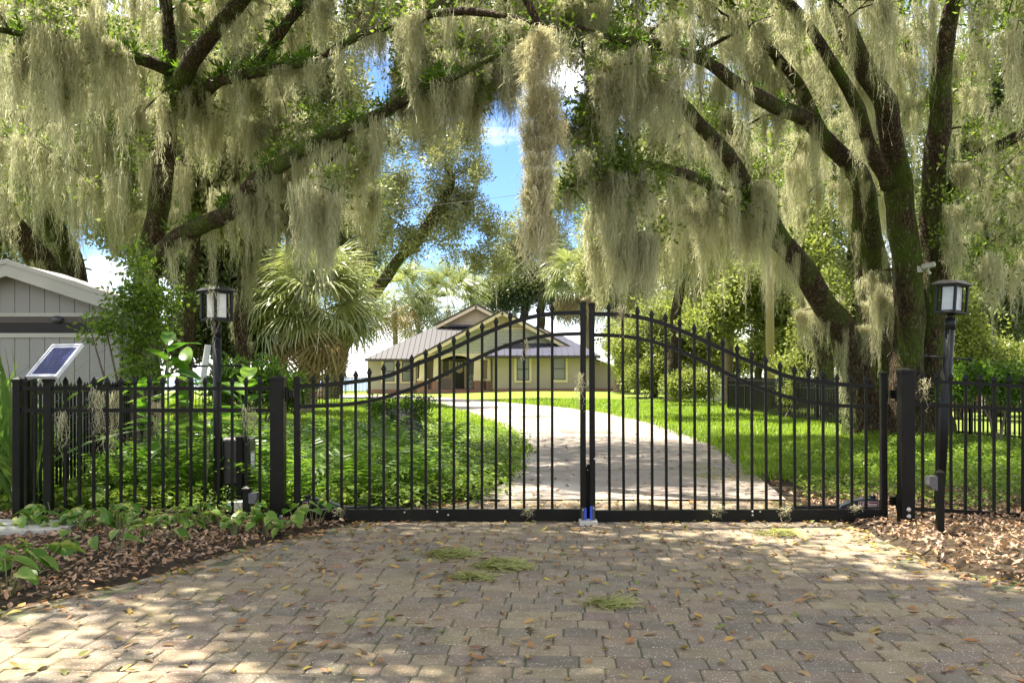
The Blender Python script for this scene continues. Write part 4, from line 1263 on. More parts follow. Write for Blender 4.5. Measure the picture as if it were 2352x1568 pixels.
for sgn in (-1, 1):
    xe = sx_(302) if sgn > 0 else sx_(-215)
    pts = [Vector((apx, YS-0.28, rz(apx)+0.0)), Vector((xe, YS-0.28, rz(xe))), Vector((xe, YS-0.28, rz(xe)+0.035)), Vector((apx, YS-0.28, rz(apx)+0.035))]
    if sgn < 0: pts = pts[::-1]
    rf = MB().prism(pts, (0, D+0.5, 0)).build('roof', M_SHINGLE, shed)
    dz = -0.16
    pts = [Vector((apx, YS-0.30, rz(apx)+0.02)), Vector((xe, YS-0.30, rz(xe)+0.02)), Vector((xe, YS-0.30, rz(xe)+dz)), Vector((apx, YS-0.30, rz(apx)+dz))]
    MB().prism(pts, (0, 0.02, 0)).build('barge_board', M_SHEDTRIM, rf)
    MB().prism([p+Vector((0, -0.02, 0.045)) if i < 2 else p+Vector((0, -0.02, 0.165)) for i, p in enumerate(pts)], (0, 0.02, 0)).build('drip_edge', M_SHEDTRIM, rf)
tag(shed, 'grey board-sided shed with low gable and long dark opening', 'shed')

# ------------------------------------------------------------------ other built things
M_POLE = plain('weathered pole', (0.36, 0.29, 0.17), (0.24, 0.19, 0.11), 3, 0.9, bump=0.4, bscale=40, stretch=(1, 1, 0.05))
M_WIRE = plain('wire', (0.12, 0.12, 0.12), None, 3, 0.6)
Yp = 36
up1 = empty('utility_pole', ((1769-1176)/F*Yp, Yp, 0))
MB().tube([at(1770, 865+F*1.2/Yp, Yp), at(1767, 560, Yp), at(1765, 300, Yp)], [0.165, 0.145, 0.12], 14).build('pole', M_POLE, up1, True)
tag(up1, 'tall weathered wooden utility pole rising behind the lawn fence', 'utility pole')
Yp = 33
up2 = empty('utility_pole', ((588-1176)/F*Yp, Yp, 0))
MB().tube([at(589, 865+F*1.2/Yp, Yp), at(586, 560, Yp), at(585, 470, Yp)], [0.115, 0.10, 0.09], 12).build('pole', M_POLE, up2, True)
q = at(548, 585, Yp)
MB().tube([at(586, 578, Yp), at(575, 572, Yp), at(560, 574, Yp), at(550, 582, Yp)], 0.03, 8).build('bracket', M_GREYPL, up2)
MB().tube([at(548, 565, Yp), at(548, 580, Yp), at(548, 592, Yp), at(548, 598, Yp)], [0.05, 0.11, 0.16, 0.19], 14).build('lamp_head', M_GREYPL, up2, True)
MB().tube([at(548, 598, Yp), at(548, 608, Yp), at(548, 616, Yp)], [0.19, 0.175, 0.13], 14).build('lamp_lens', plain('amber lens', (0.55, 0.38, 0.06), (0.5, 0.33, 0.05), 4, 0.3), up2, True)
tag(up2, 'slim wooden pole carrying a street lamp beside the sabal palm', 'utility pole')
def wire(pts, label, r=0.007):
    P = [at(*p) for p in pts]
    out = []
    for i in range(13):
        t = i/12; q = P[0]*(1-t)+P[1]*t; q.z -= 4*t*(1-t)*0.35; out.append(q)
    o = MB().tube(out, r, 5).build('power_line', M_WIRE); tag(o, label, 'power line', 'overhead power lines')
wire([(585, 505, 33), (1768, 350, 36)], 'overhead power line crossing high between the two poles')
wire([(585, 640, 33), (1768, 575, 36)], 'overhead power line crossing low above the house roof', 0.006)
wire([(1768, 330, 36), (2500, 200, 20)], 'overhead power line running from the tall pole over the oak')
wire([(586, 600, 33), (-200, 640, 22)], 'service wire running from the street lamp pole past the shed')
pv = MB().tube([(at(463, 890, 14)), at(478, 792, 14)], 0.045, 12).build('plastic_pipe', plain('white pipe', (0.7, 0.7, 0.68), None, 5, 0.5))
tag(pv, 'white plastic pipe leaning beside the upright lamp post', 'pipe')
o = bpy.data.objects['plastic_pipe']
# security camera on the oak
sc_ = empty('security_camera', at(2130, 612, 18.2))
q = at(2132, 610, 18.1); Mq = Matrix.Translation(q) @ Matrix.Rotation(R(-12), 4, 'Y') @ Matrix.Rotation(R(-30), 4, 'Z')
M_WHITE = plain('white plastic', (0.55, 0.55, 0.52), (0.5, 0.5, 0.47), 5, 0.4)
MB().bbox(-0.13, 0.13, -0.05, 0.05, -0.05, 0.05, 0.02, Mq).build('body', M_WHITE, sc_)
MB().tube([Mq @ Vector((-0.02, 0, -0.05)), Mq @ Vector((-0.03, 0.02, -0.12)), Mq @ Vector((-0.03, 0.2, -0.14))], [0.03, 0.025, 0.04], 8).build('mount', M_WHITE, sc_)
MB().prism([Mq @ Vector((-0.14, -0.045, 0.02)), Mq @ Vector((-0.24, -0.045, 0.08)), Mq @ Vector((-0.20, -0.045, -0.08)), Mq @ Vector((-0.10, -0.045, -0.10))], (0, 0.03, 0)).build('antenna_fin', M_WHITE, sc_)
tag(sc_, 'white security camera mounted on the big oak trunk', 'camera')
# shingle-roofed pump house among the ferns
Yh = 17.0
ph = empty('pump_house', ((915-1176)/F*Yh, Yh, 0))
def pp(px, py, y=Yh): return at(px, py, y)
a, b = pp(872, 1000), pp(962, 1000)
MB().box(a.x, b.x, Yh, Yh+0.8, -0.05, 0.30).build('wall', M_GREYPL, ph)
m_sh = plain('weathered shingles', (0.05, 0.05, 0.052), (0.09, 0.09, 0.092), 6, 0.9, bump=0.5, bscale=40)
nrow = 5
A0, A1, Bt0, Bt1 = pp(862, 990, Yh-0.12), pp(976, 990, Yh-0.12), pp(882, 938, Yh+0.4), pp(954, 938, Yh+0.4)
for r_ in range(nrow):
    for k in range(8):
        f0, f1 = r_/nrow, (r_+1)/nrow+0.05
        def P_(u, v): return A0*(1-u)*(1-v)+A1*u*(1-v)+Bt0*(1-u)*v+Bt1*u*v
        u0_, u1_ = (k+0.03)/8, (k+0.97)/8
        up_ = Vector((0, -0.01, 0.012))
        MB().prism([P_(u0_, f0)+up_, P_(u1_, f0)+up_, P_(u1_, f1), P_(u0_, f1)], (0, 0.008, -0.012)).build('shingle', m_sh, ph)
MB().quad(Bt0, Bt1, pp(976, 990, Yh+0.95), pp(862, 990, Yh+0.95)).build('rear_slope', m_sh, ph)
tag(ph, 'low pump house with dark shingle roof overgrown by vines', 'pump house')
# concrete slab at the left edge
sl = empty('concrete_slab', (-3.45, 7.2, 0))
s_ = MB(); pts = [(-4.6, 6.95), (-3.55, 6.98), (-3.32, 7.10), (-3.36, 7.55), (-4.6, 7.6)]
s_.prism([Vector((x, y, 0.075)) for x, y in pts][::-1], (0, 0, -0.12))
s_.build('slab', M_SLAB, sl)
tag(sl, 'pale concrete slab lying at the foot of the fence corner', 'slab')
# white block wall and neighbour house far right
bwl = empty('block_wall', at(1640, 905, 46)); M_BLOCK = plain('white block', (0.62, 0.62, 0.58), (0.54, 0.54, 0.50), 3, 0.9)
z0b = 0.0; bl, bhh = 0.40, 0.20
xa_, xb_ = (1615-1176)/F*46, (1760-1176)/F*46
for r_ in range(6):
    x = xa_+(0.2 if r_ % 2 else 0)
    while x < xb_:
        MB().box(x, x+bl-0.015, 46+random.uniform(-0.01, 0.01), 46.2, z0b+r_*bhh, z0b+(r_+1)*bhh-0.015).build('block', M_BLOCK, bwl)
        x += bl
tag(bwl, 'low white block wall behind the lawn near the utility pole', 'wall')
nh = empty('neighbour_house', at(2400, 930, 34))
YN = 34
a, b = at(2180, 880, YN), at(2800, 700, YN)
MB().box(a.x, b.x, YN, YN+8, -0.1, at(0, 790, YN).z).build('wall', M_BRICK, nh)
nr = MB().prism([at(2150, 792, YN-0.5), at(2820, 792, YN-0.5), at(2820, 780, YN-0.5), at(2480, 640, YN+4), at(2300, 640, YN+4), at(2150, 780, YN-0.5)][:2]+[at(2820, 786, YN-0.5), at(2150, 786, YN-0.5)], (0, 9, 0)).build('eave', M_CREAM, nh)
rf = MB().quad(at(2150, 786, YN-0.5), at(2820, 786, YN-0.5), at(2700, 668, YN+4), at(2290, 668, YN+4)).tri(at(2150, 786, YN-0.5), at(2290, 668, YN+4), at(2150, 786, YN-0.5)+Vector((0, 9, 0)))
rf.build('roof', M_SHINGLE, nh)
for px in (2255, 2345):
    q = at(px, 790, YN-0.3); MB().box(q.x-0.08, q.x+0.08, YN-0.38, YN-0.22, -0.1, q.z).build('post', M_CREAM, nh)
tag(nh, 'brick neighbour house half hidden behind moss past the leaning lamp', 'house')
# ------------------------------------------------------------------ moss and leaf building blocks
def moss_mesh(seed, n=40, r=0.10, w=0.0085, K=8, tend=1.0, tl=0.05, mat=None, sway=0.035):
    g = np.random.default_rng(seed)
    V, Fq = [], []
    c = 0
    for s in range(n):
        th = g.uniform(0, 2*np.pi); rho = r*np.sqrt(g.uniform(0, 1))
        ln = (0.12+0.88*g.beta(1.5, 1.9))*(1-0.45*(rho/r)**1.5)
        x0, y0 = rho*np.cos(th), rho*np.sin(th)
        ph = g.uniform(0, 6.28, 4); am = g.uniform(0.3, 1, 4)*sway
        t = np.linspace(0, 1, K)
        pinch = 1-0.55*t
        xs = x0*pinch+am[0]*np.sin(ph[0]+t*ln*9)*t+am[1]*0.6*np.sin(ph[1]+t*ln*34)*(0.25+0.75*t)
        ys = y0*pinch+am[2]*np.sin(ph[2]+t*ln*9)*t+am[3]*0.6*np.sin(ph[3]+t*ln*34)*(0.25+0.75*t)
        zs = g.uniform(-0.03, 0.05)-ln*t
        a = g.uniform(0, np.pi)+t*g.uniform(-2, 2)
        ww = w*(1.15-0.75*t)*g.uniform(0.6, 1.3)
        dx, dy = np.cos(a)*ww/2, np.sin(a)*ww/2
        for k in range(K):
            V.append((xs[k]-dx[k], ys[k]-dy[k], zs[k])); V.append((xs[k]+dx[k], ys[k]+dy[k], zs[k]))
            if k: Fq.append((c+2*k-2, c+2*k-1, c+2*k+1, c+2*k))
        c += 2*K
        for k in range(1, K):
            if g.uniform() > tend: continue
            az = g.uniform(0, 6.28); l = tl*g.uniform(0.5, 1.3); dz = -g.uniform(-0.3, 1.0)
            p = np.array((xs[k], ys[k], zs[k]))
            d = np.array((np.cos(az), np.sin(az), dz)); d /= np.linalg.norm(d)
            q = np.array((-np.sin(az), np.cos(az), 0))*w*0.32
            m_ = p+d*l*0.55+np.array((0, 0, -0.1*l)); e = p+d*l+np.array((0, 0, -0.35*l))
            V += [tuple(p-q), tuple(p+q), tuple(m_+q), tuple(m_-q), tuple(e+q*0.5), tuple(e-q*0.5)]
            Fq += [(c, c+1, c+2, c+3), (c+3, c+2, c+4, c+5)]
            c += 6
    return np_mesh('moss_clump', V, Fq, mat)
protos('moss_clump', [moss_mesh(100+i, 40, 0.10+0.035*(i % 3), 0.0068, 11, 0.9, 0.075, mat=M_MOSS, sway=0.06) for i in range(6)])
protos('moss_curly', [moss_mesh(200+i, 46, 0.12, 0.0062, 12, 1.0, 0.055, M_MOSS_NEAR, 0.05) for i in range(3)])
protos('moss_far', [moss_mesh(300+i, 26, 0.20, 0.022, 6, 0.5, 0.10, M_MOSS, 0.05) for i in range(4)])

def tuft_mesh(seed, n, rad, ll, lw, mat, flat=0.75, up=0.2):
    g = np.random.default_rng(seed)
    V, Fq = [], []
    for i in range(n):
        d = g.normal(size=3); d /= np.linalg.norm(d)
        p = d*rad*g.uniform(0.15, 1)**0.6*np.array((1, 1, flat))
        ax = d+g.normal(size=3)*0.7+np.array((0, 0, up)); ax /= np.linalg.norm(ax)
        sd = np.cross(ax, g.normal(size=3)+np.array((0, 0, 1.2))); sd /= np.linalg.norm(sd)+1e-9
        nr = np.cross(ax, sd)
        L, W = ll*g.uniform(0.7, 1.25), lw*g.uniform(0.7, 1.2)
        c = len(V)
        V += [tuple(p), tuple(p+ax*L*0.5+sd*W/2+nr*W*0.15), tuple(p+ax*L-nr*L*0.1), tuple(p+ax*L*0.5-sd*W/2+nr*W*0.15)]
        Fq.append((c, c+1, c+2, c+3))
    return np_mesh('leaf_tuft', V, Fq, mat)
protos('oak_tuft', [tuft_mesh(400+i, 46, 0.26, 0.075, 0.034, M_OAK) for i in range(5)])
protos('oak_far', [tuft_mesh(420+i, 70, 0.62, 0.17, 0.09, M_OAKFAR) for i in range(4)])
protos('oak_dark', [tuft_mesh(440+i, 70, 0.62, 0.17, 0.09, M_OAKDARK) for i in range(4)])
protos('light_tuft', [tuft_mesh(460+i, 60, 0.55, 0.16, 0.085, M_LIGHTLEAF) for i in range(4)])
protos('shrub_tuft', [tuft_mesh(480+i, 36, 0.17, 0.06, 0.028, M_SHRUB) for i in range(4)])
protos('fern_tuft', [tuft_mesh(500+i, 26, 0.11, 0.13, 0.03, M_RESFERN, 0.8, 0.5) for i in range(4)])
protos('canopy_tuft', [tuft_mesh(520+i, 90, 0.55, 0.12, 0.06, M_OAK) for i in range(4)])

def rnd_rots(n, tilt=0.25):
    r = rng.normal(0, tilt, (n, 3)); r[:, 2] = rng.uniform(0, 6.283, n); return r

class Tree:
    """trunk and limbs given in view coordinates (px, py, distance, width in px)"""
    def __init__(s, name, base, label, cat='tree', group=None):
        s.o = empty(name, base); tag(s.o, label, cat, group)
        s.pts, s.rad = [], []
        s.moss, s.mossL, s.leaf, s.fern = [], [], [], []
        s.twig = MB()
    def limb(s, spec, name='limb', seg=14, jit=0.13, moss=0.0, mossL=(0.4, 1.2), fern=0.0, flare=False, mfrom=0.0):
        P = [(*at(a, b, Y), w/F*Y/2) for a, b, Y, w in spec]
        Q = catmull(P, 0.16)
        pts = [Vector(q[:3]) for q in Q]; rad = [max(0.006, q[3]) for q in Q]
        # slow waver so that limbs are not ruler-straight
        for i, p in enumerate(pts):
            if i == 0: continue
            k = mnoise.noise_vector(p*0.9)*min(0.10, rad[i]*0.6)
            pts[i] = p+k
        if flare:
            for i in range(len(rad)):
                h = pts[i].z
                rad[i] *= 1+0.55*math.exp(-max(0, h)/0.35)
        MB().tube(pts, rad, seg, True, jit).build(name, M_BARK, s.o, True)
        s.pts += pts; s.rad += rad
        for i, (p, r) in enumerate(zip(pts, rad)):
            if moss and i >= mfrom*len(pts) and random.random() < moss*0.7:
                s.hang(p+Vector((random.uniform(-r, r), random.uniform(-r, r), -r*0.6)), random.uniform(*mossL))
            if fern and random.random() < fern:
                for _ in range(3):
                    s.fern.append(p+Vector((random.uniform(-1, 1)*r, random.uniform(-1, 1)*r, r*random.uniform(0.3, 1.1))))
        return pts, rad
    def hang(s, p, L):
        s.moss.append(tuple(p)); s.mossL.append(L*random.choice((0.55, 0.85, 1.05, 1.15, 1.55)))
    def branchlet(s, T, L, nm, lf, thick=1.0):
        T = Vector(T)
        A = np.array(s.pts)
        d = np.linalg.norm(A-np.array(T), axis=1)+np.maximum(0, 0.12-np.array(s.rad))*1.5
        i = int(np.argmin(d*rng.uniform(0.85, 1.25, len(d))))
        S = s.pts[i]; dist = (T-S).length
        if dist < 0.05: return
        mid = (S+T)/2+Vector((random.gauss(0, 0.12), random.gauss(0, 0.12), random.uniform(0.05, 0.22)))*dist
        q3 = S*0.2+T*0.8+Vector((random.gauss(0, 0.06), random.gauss(0, 0.06), random.uniform(0.0, 0.12)))*dist
        P = [Vector(q) for q in catmull([tuple(S), tuple(mid), tuple(q3), tuple(T)], max(0.12, dist/9))]
        r0 = min(s.rad[i]*0.6, 0.012+0.013*dist)*thick
        n = len(P)
        for k in range(1, n):
            P[k] = P[k]+mnoise.noise_vector(P[k]*1.7)*min(0.16, 0.07*dist)*(k/n)
        s.twig.tube(P, [r0*(1-k/(n-1))+0.006 for k in range(n)], 5, False)
        for k in range(2, n):
            s.pts.append(P[k]); s.rad.append(r0*(1-k/(n-1))+0.008)
        for k in range(nm):
            t = random.uniform(0.25, 1.0)*(n-1); a = int(min(n-2, t)); p = P[a].lerp(P[a+1], t-a)
            p = p+Vector((random.gauss(0, 0.10), random.gauss(0, 0.10), -0.01))
            s.hang(p, random.uniform(*L))
        for k in range(lf):
            t = random.uniform(0.45, 1.0)*(n-1); a = int(min(n-2, t)); p = P[a].lerp(P[a+1], t-a)
            s.leaf.append(tuple(p+Vector((random.gauss(0, 0.16), random.gauss(0, 0.16), random.gauss(0.06, 0.12)))))
    def region(s, x0, x1, y0, y1, Y0, Y1, n, L=(0.6, 1.5), nm=6, lf=3):
        for _ in range(n):
            Y = random.uniform(Y0, Y1)
            s.branchlet(at(random.uniform(x0, x1), random.uniform(y0, y1), Y), L, max(1, int(nm*0.85)), lf)
    def finish(s, mkey='moss_clump', lkey='oak_tuft', lscale=(0.7, 1.3), mw=(0.4, 1.25)):
        if s.twig.v: s.twig.build('twigs', M_BARK, s.o)['kind'] = 'stuff'
        if s.moss:
            n = len(s.moss); L = np.array(s.mossL); w = rng.uniform(mw[0], mw[1], n)
            scatter('spanish_moss', mkey, s.moss, rnd_rots(n, 0.03), np.c_[w, w, L], s.o)
        if s.leaf:
            n = len(s.leaf); scatter('crown', lkey, s.leaf, rnd_rots(n, 0.5), rng.uniform(*lscale, n), s.o)
        if s.fern:
            n = len(s.fern); scatter('resurrection_fern', 'fern_tuft', s.fern, rnd_rots(n, 0.4), rng.uniform(0.6, 1.2, n), s.o)
    def canopy(s, c, r, n, key='canopy_tuft', limbs=10, sc_=(0.8, 1.5), spread=0.24):
        """leafy crown lumps round limb ends, added above the view to cast shade"""
        c = Vector(c); cs = []
        for k in range(limbs):
            d = Vector((random.gauss(0, 1), random.gauss(0, 1), random.gauss(0, 1))).normalized()*random.uniform(0.25, 0.95)
            T = c+Vector((d.x*r[0], d.y*r[1], d.z*r[2])); cs.append(T)
            s.branchlet(T, (0.5, 1.3), 3, 0, 1.6)
        out = []
        for k in range(n):
            b = random.choice(cs); g = spread
            out.append((b.x+random.gauss(0, r[0]*g), b.y+random.gauss(0, r[1]*g), b.z+random.gauss(0, r[2]*g*1.2)))
        scatter('shade_crown', key, out, rnd_rots(n, 0.6), rng.uniform(*sc_, n), s.o)

# ------------------------------------------------------------------ oak behind the shed, arching over the drive
oa = Tree('oak_tree', ((338-1176)/F*17.5, 17.5, 0), 'mossy live oak leaning from behind the shed and arching over the drive')
oa.limb([(335, 1022, 17.5, 66), (335, 800, 17.5, 56), (340, 640, 17.3, 52), (352, 540, 17, 50), (368, 440, 16.6, 48), (385, 340, 16.2, 46), (395, 250, 15.8, 46), (408, 190, 15.5, 46)], 'trunk', 16, moss=0.25, mossL=(0.3, 0.9), flare=True)
oa.limb([(404, 205, 15.5, 44), (440, 140, 15, 42), (485, 75, 14.5, 40), (550, 0, 14, 36), (620, -90, 13.5, 30), (700, -220, 13, 20), (790, -380, 12.5, 9)], moss=0.3, fern=0.25)
oa.limb([(400, 215, 15.5, 36), (388, 110, 15.5, 30), (378, 0, 15.5, 28), (372, -120, 15.5, 22), (380, -320, 15.5, 9)], moss=0.3, fern=0.1)
oa.limb([(400, 170, 15.6, 30), (330, 134, 14.8, 28), (220, 108, 13.8, 24), (120, 100, 12.8, 18), (0, 70, 11.8, 14), (-140, 60, 11, 7)], moss=0.75, mossL=(0.7, 2.0), fern=0.75, mfrom=0.3)
oa.limb([(415, 260, 15.9, 34), (490, 192, 15.2, 30), (560, 172, 14.4, 28), (640, 154, 13.7, 24), (690, 142, 13.3, 22), (716, 136, 13, 15)], moss=0.6, fern=0.7)
oa.limb([(570, 172, 14.3, 24), (615, 118, 14.1, 26), (665, 50, 14, 24), (725, -20, 14, 20), (820, -160, 14, 9)], moss=0.4, fern=0.4)
oa.limb([(345, 625, 17.3, 44), (395, 562, 16.5, 42), (450, 522, 16, 40), (530, 480, 15.3, 38), (600, 410, 14.5, 36), (720, 330, 13.5, 32), (840, 275, 12.5, 29), (960, 210, 11.7, 25), (1040, 178, 11.2, 20), (1140, 128, 10.8, 13), (1225, 80, 10.5, 7)], moss=0.75, mossL=(0.5, 1.4), fern=0.45)
oa.limb([(640, 154, 13.7, 18), (720, 138, 13, 17), (790, 102, 12.5, 18), (850, 70, 12, 19), (920, 58, 11.6, 20), (990, 36, 11.2, 20), (1090, 26, 10.8, 18), (1200, 45, 10.5, 12), (1290, 70, 10.3, 6)], moss=0.6, mossL=(0.4, 1.1))
oa.region(-40, 270, -40, 200, 11.5, 14, 22, (0.7, 1.7), 7, 2)
oa.region(-40, 360, -60, 240, 15.5, 20, 50, (0.8, 2.0), 9, 1)
oa.region(-40, 330, 240, 480, 15, 20, 36, (0.7, 1.7), 7, 2)
oa.region(400, 720, -60, 170, 15, 19, 40, (0.7, 1.7), 8, 1)
oa.region(430, 700, 200, 430, 15.5, 19, 38, (0.6, 1.6), 8, 1)
oa.region(690, 1000, -60, 110, 13.5, 17, 30, (0.5, 1.2), 7, 2)
oa.region(640, 880, 250, 400, 14.5, 17, 22, (0.5, 1.2), 7, 3)
oa.region(690, 770, 420, 470, 12, 13, 4, (1.0, 1.7), 9, 1)
oa.region(880, 1200, -60, 100, 12, 14.5, 30, (0.5, 1.1), 7, 2)
oa.region(900, 1110, 150, 230, 11.8, 13, 12, (0.4, 0.9), 6, 2)
oa.region(640, 880, 300, 420, 14.5, 16.5, 14, (0.5, 1.2), 8, 2)
oa.region(880, 1200, 30, 190, 11.3, 13.5, 34, (0.6, 1.2), 8, 2)
oa.region(560, 760, 400, 520, 14, 16, 12, (0.6, 1.4), 7, 1)
oa.finish()
oa.canopy((-4.2, 12.5, 9.2), (5.0, 4.5, 1.8), 200, limbs=18)
oa.canopy((-2.6, 6.4, 7.8), (4.0, 3.2, 1.1), 390, limbs=13, sc_=(1.0, 1.8), spread=0.17)  # unseen crown placed overhead to shade the pavers
oa.canopy((-1.8, 18.5, 11.6), (3.0, 5.5, 1.4), 260, limbs=16)  # unseen crown added overhead to shade the drive
oa.canopy((-6.5, 9.0, 7.6), (3.6, 3.2, 1.6), 130, limbs=10)

# ------------------------------------------------------------------ the big many-stemmed oak
ob_ = Tree('oak_tree', ((2105-1176)/F*19, 19, 0), 'huge many-stemmed live oak hung with moss behind the leaning lamp')
ob_.limb([(2138, 1010, 19, 75), (2140, 850, 19, 66), (2145, 700, 18.9, 62), (2148, 527, 18.8, 59), (2152, 352, 18.5, 52), (2159, 176, 18, 46), (2173, 88, 17.7, 41), (2197, 0, 17.5, 34), (2215, -140, 17, 23), (2240, -320, 17, 10)], 'trunk', 16, moss=0.2, mossL=(0.4, 1.4), flare=True)
ob_.limb([(2090, 1010, 18.9, 80), (2090, 850, 18.7, 71), (2086, 700, 18.5, 68), (2078, 560, 18.3, 64), (2066, 440, 18, 59), (2050, 330, 17.6, 52), (2030, 246, 17.3, 50), (2004, 190, 17, 48), (1970, 123, 16.6, 46), (1948, 70, 16.3, 43), (1922, 0, 16, 39), (1890, -110, 15.5, 30), (1850, -280, 15, 11)], 'trunk', 16, moss=0.25, mossL=(0.4, 1.4), flare=True)
ob_.limb([(2030, 1006, 20.5, 92), (2025, 850, 20.5, 84), (2010, 720, 20.3, 80), (1998, 600, 20, 72), (1992, 520, 19.7, 62), (1976, 422, 19.2, 48), (1920, 352, 18.3, 42), (1867, 292, 17.4, 38), (1779, 246, 16, 36), (1709, 197, 15, 32), (1638, 151, 14, 28), (1568, 120, 13.2, 25), (1480, 100, 12.4, 21), (1400, 85, 11.8, 16), (1325, 60, 11.3, 8)], 'trunk', 14, moss=0.5, mossL=(0.6, 1.5), fern=0.12, flare=True)
ob_.limb([(2040, 430, 17.9, 34), (2000, 345, 17.4, 32), (1948, 211, 16.6, 28), (1884, 105, 16, 26), (1835, 35, 15.5, 24), (1793, -10, 15, 20), (1700, -130, 14.5, 9)], moss=0.6, mossL=(0.5, 1.5))
ob_.limb([(1884, 300, 17.6, 28), (1842, 211, 17, 25), (1797, 141, 16.4, 22), (1751, 91, 15.8, 19), (1690, 20, 15.2, 15), (1600, -90, 14.8, 7)], moss=0.6, mossL=(0.4, 1.2))
ob_.limb([(1992, 1006, 19.5, 84), (1970, 880, 19.3, 76), (1930, 760, 18.8, 64), (1870, 660, 18.2, 56), (1815, 575, 17.6, 50), (1779, 527, 17.2, 48), (1719, 440, 16.3, 40), (1663, 345, 15.4, 36), (1603, 281, 14.6, 32), (1568, 239, 14.1, 28), (1500, 190, 13.4, 24), (1420, 150, 12.8, 17), (1340, 118, 12.4, 8)], 'trunk', 14, moss=0.85, mossL=(0.5, 1.5), fern=0.08, flare=True)
ob_.limb([(1760, 508, 17, 36), (1719, 485, 16.4, 32), (1673, 454, 15.8, 28), (1621, 422, 15.2, 25), (1568, 397, 14.7, 22), (1490, 378, 14, 18), (1400, 382, 13.4, 14), (1310, 430, 13, 8)], moss=0.8, mossL=(0.6, 1.5), fern=0.1)
ob_.limb([(2165, 490, 18.8, 36), (2190, 440, 18.6, 34), (2208, 415, 18.4, 32), (2236, 366, 18, 30), (2289, 338, 17.5, 28), (2352, 306, 17, 26), (2440, 250, 16.5, 20), (2580, 200, 16, 9)], moss=0.5, mossL=(0.5, 1.4))
ob_.region(1200, 1500, -60, 110, 12.6, 15, 38, (0.5, 1.2), 7, 3)
ob_.region(1290, 1430, 240, 420, 12, 14, 14, (0.4, 0.9), 5, 4)
ob_.region(1340, 1500, 380, 440, 12.5, 14.5, 12, (0.6, 1.2), 6, 5)
ob_.region(1430, 1490, 520, 560, 13, 14, 4, (1.0, 1.4), 9, 1)
ob_.region(1500, 1800, -60, 60, 12, 14, 5, (0.5, 1.3), 6, 3)
ob_.region(1500, 1800, -60, 200, 16, 20, 36, (0.7, 1.6), 8, 2)
ob_.region(1450, 1740, 240, 450, 16.5, 20, 32, (0.6, 1.5), 7, 3)
ob_.region(1800, 2120, -60, 60, 13, 15.5, 4, (0.7, 1.6), 7, 1)
ob_.region(1800, 2120, -60, 250, 18.5, 22, 40, (0.8, 2.0), 8, 2)
ob_.region(1800, 2080, 260, 520, 20, 23, 30, (0.8, 1.7), 7, 2)
ob_.region(1975, 2050, 640, 760, 18.6, 19.6, 9, (0.4, 1.5), 6, 0)
ob_.region(1835, 1900, 640, 720, 18.6, 20, 6, (0.5, 1.3), 5, 0)
ob_.region(2230, 2440, -60, 200, 13, 16, 16, (0.7, 1.6), 7, 3)
ob_.region(2120, 2440, -60, 300, 19, 23, 44, (0.8, 1.9), 8, 3)
ob_.region(2180, 2440, 300, 640, 14, 21, 46, (0.5, 1.3), 7, 3)
ob_.region(1560, 1780, 420, 520, 15.2, 17, 14, (0.6, 1.3), 8, 1)
ob_.region(1330, 1560, 120, 230, 11.8, 13.4, 18, (0.5, 1.2), 8, 2)
ob_.finish()
ob_.canopy((6.8, 15.5, 9.6), (5.5, 4.2, 1.8), 240, limbs=18)
ob_.canopy((2.6, 11.8, 8.6), (3.4, 3.0, 1.6), 170, limbs=12)
ob_.canopy((5.2, 10.0, 8.0), (3.0, 2.6, 1.4), 60, limbs=7)

# long pale column of moss over the middle of the gate
col_pts, col_L = [], []
lim = MB().tube([at(1170, -70, 9.3), at(1205, -10, 9.3), at(1238, 60, 9.3), at(1248, 130, 9.3)], [0.05, 0.045, 0.035, 0.02], 8, True, 0.1)
mc = empty('moss_column', at(1240, 60, 9.3))
lim.build('dead_branch', M_BARK, mc, True)
for i in range(70):
    t = random.random()
    q = at(1238+random.gauss(0, 12)*(1-0.4*t)+8*math.sin(t*6), 60+470*t**0.9, 9.3); q.y += random.gauss(0, 0.07); q.x += random.gauss(0, 0.05)
    col_pts.append(tuple(q)); col_L.append(random.uniform(0.25, 0.85))
scatter('strands', 'moss_curly', col_pts, rnd_rots(len(col_pts), 0.06), np.c_[rng.uniform(0.6, 1.5, 70), rng.uniform(0.6, 1.5, 70), np.array(col_L)], mc)
tag(mc, 'long pale column of curly moss hanging above the middle of the gate', 'moss')

# ------------------------------------------------------------------ further trees
oc = Tree('oak_tree', ((195-1176)/F*22, 22, 0), 'twin-stemmed mossy oak behind the shed roof')
oc.limb([(200, 990, 22, 84), (185, 780, 22, 70), (160, 610, 21.8, 60), (105, 492, 21, 48), (70, 422, 20.5, 44), (46, 369, 20, 40), (35, 246, 19.5, 36), (60, 120, 19, 30), (90, 0, 18.5, 24), (110, -160, 18.5, 9)], 'trunk', 14, moss=0.4, flare=True)
oc.limb([(190, 990, 21.8, 84), (165, 720, 21.5, 70), (120, 630, 21, 60), (60, 560, 20.3, 52), (0, 470, 19.8, 48), (-70, 380, 19.3, 40), (-160, 260, 19, 22)], 'trunk', 14, moss=0.4, flare=True)
oc.region(-60, 330, 60, 420, 17, 24, 44, (0.8, 2.2), 7, 3)
oc.region(180, 420, 380, 520, 19, 24, 16, (0.8, 1.6), 7, 2)
oc.finish('moss_clump', 'oak_tuft', (1.0, 1.8), (0.9, 1.8))
oc.canopy((-12, 21, 11), (6, 4, 2), 130, limbs=10)

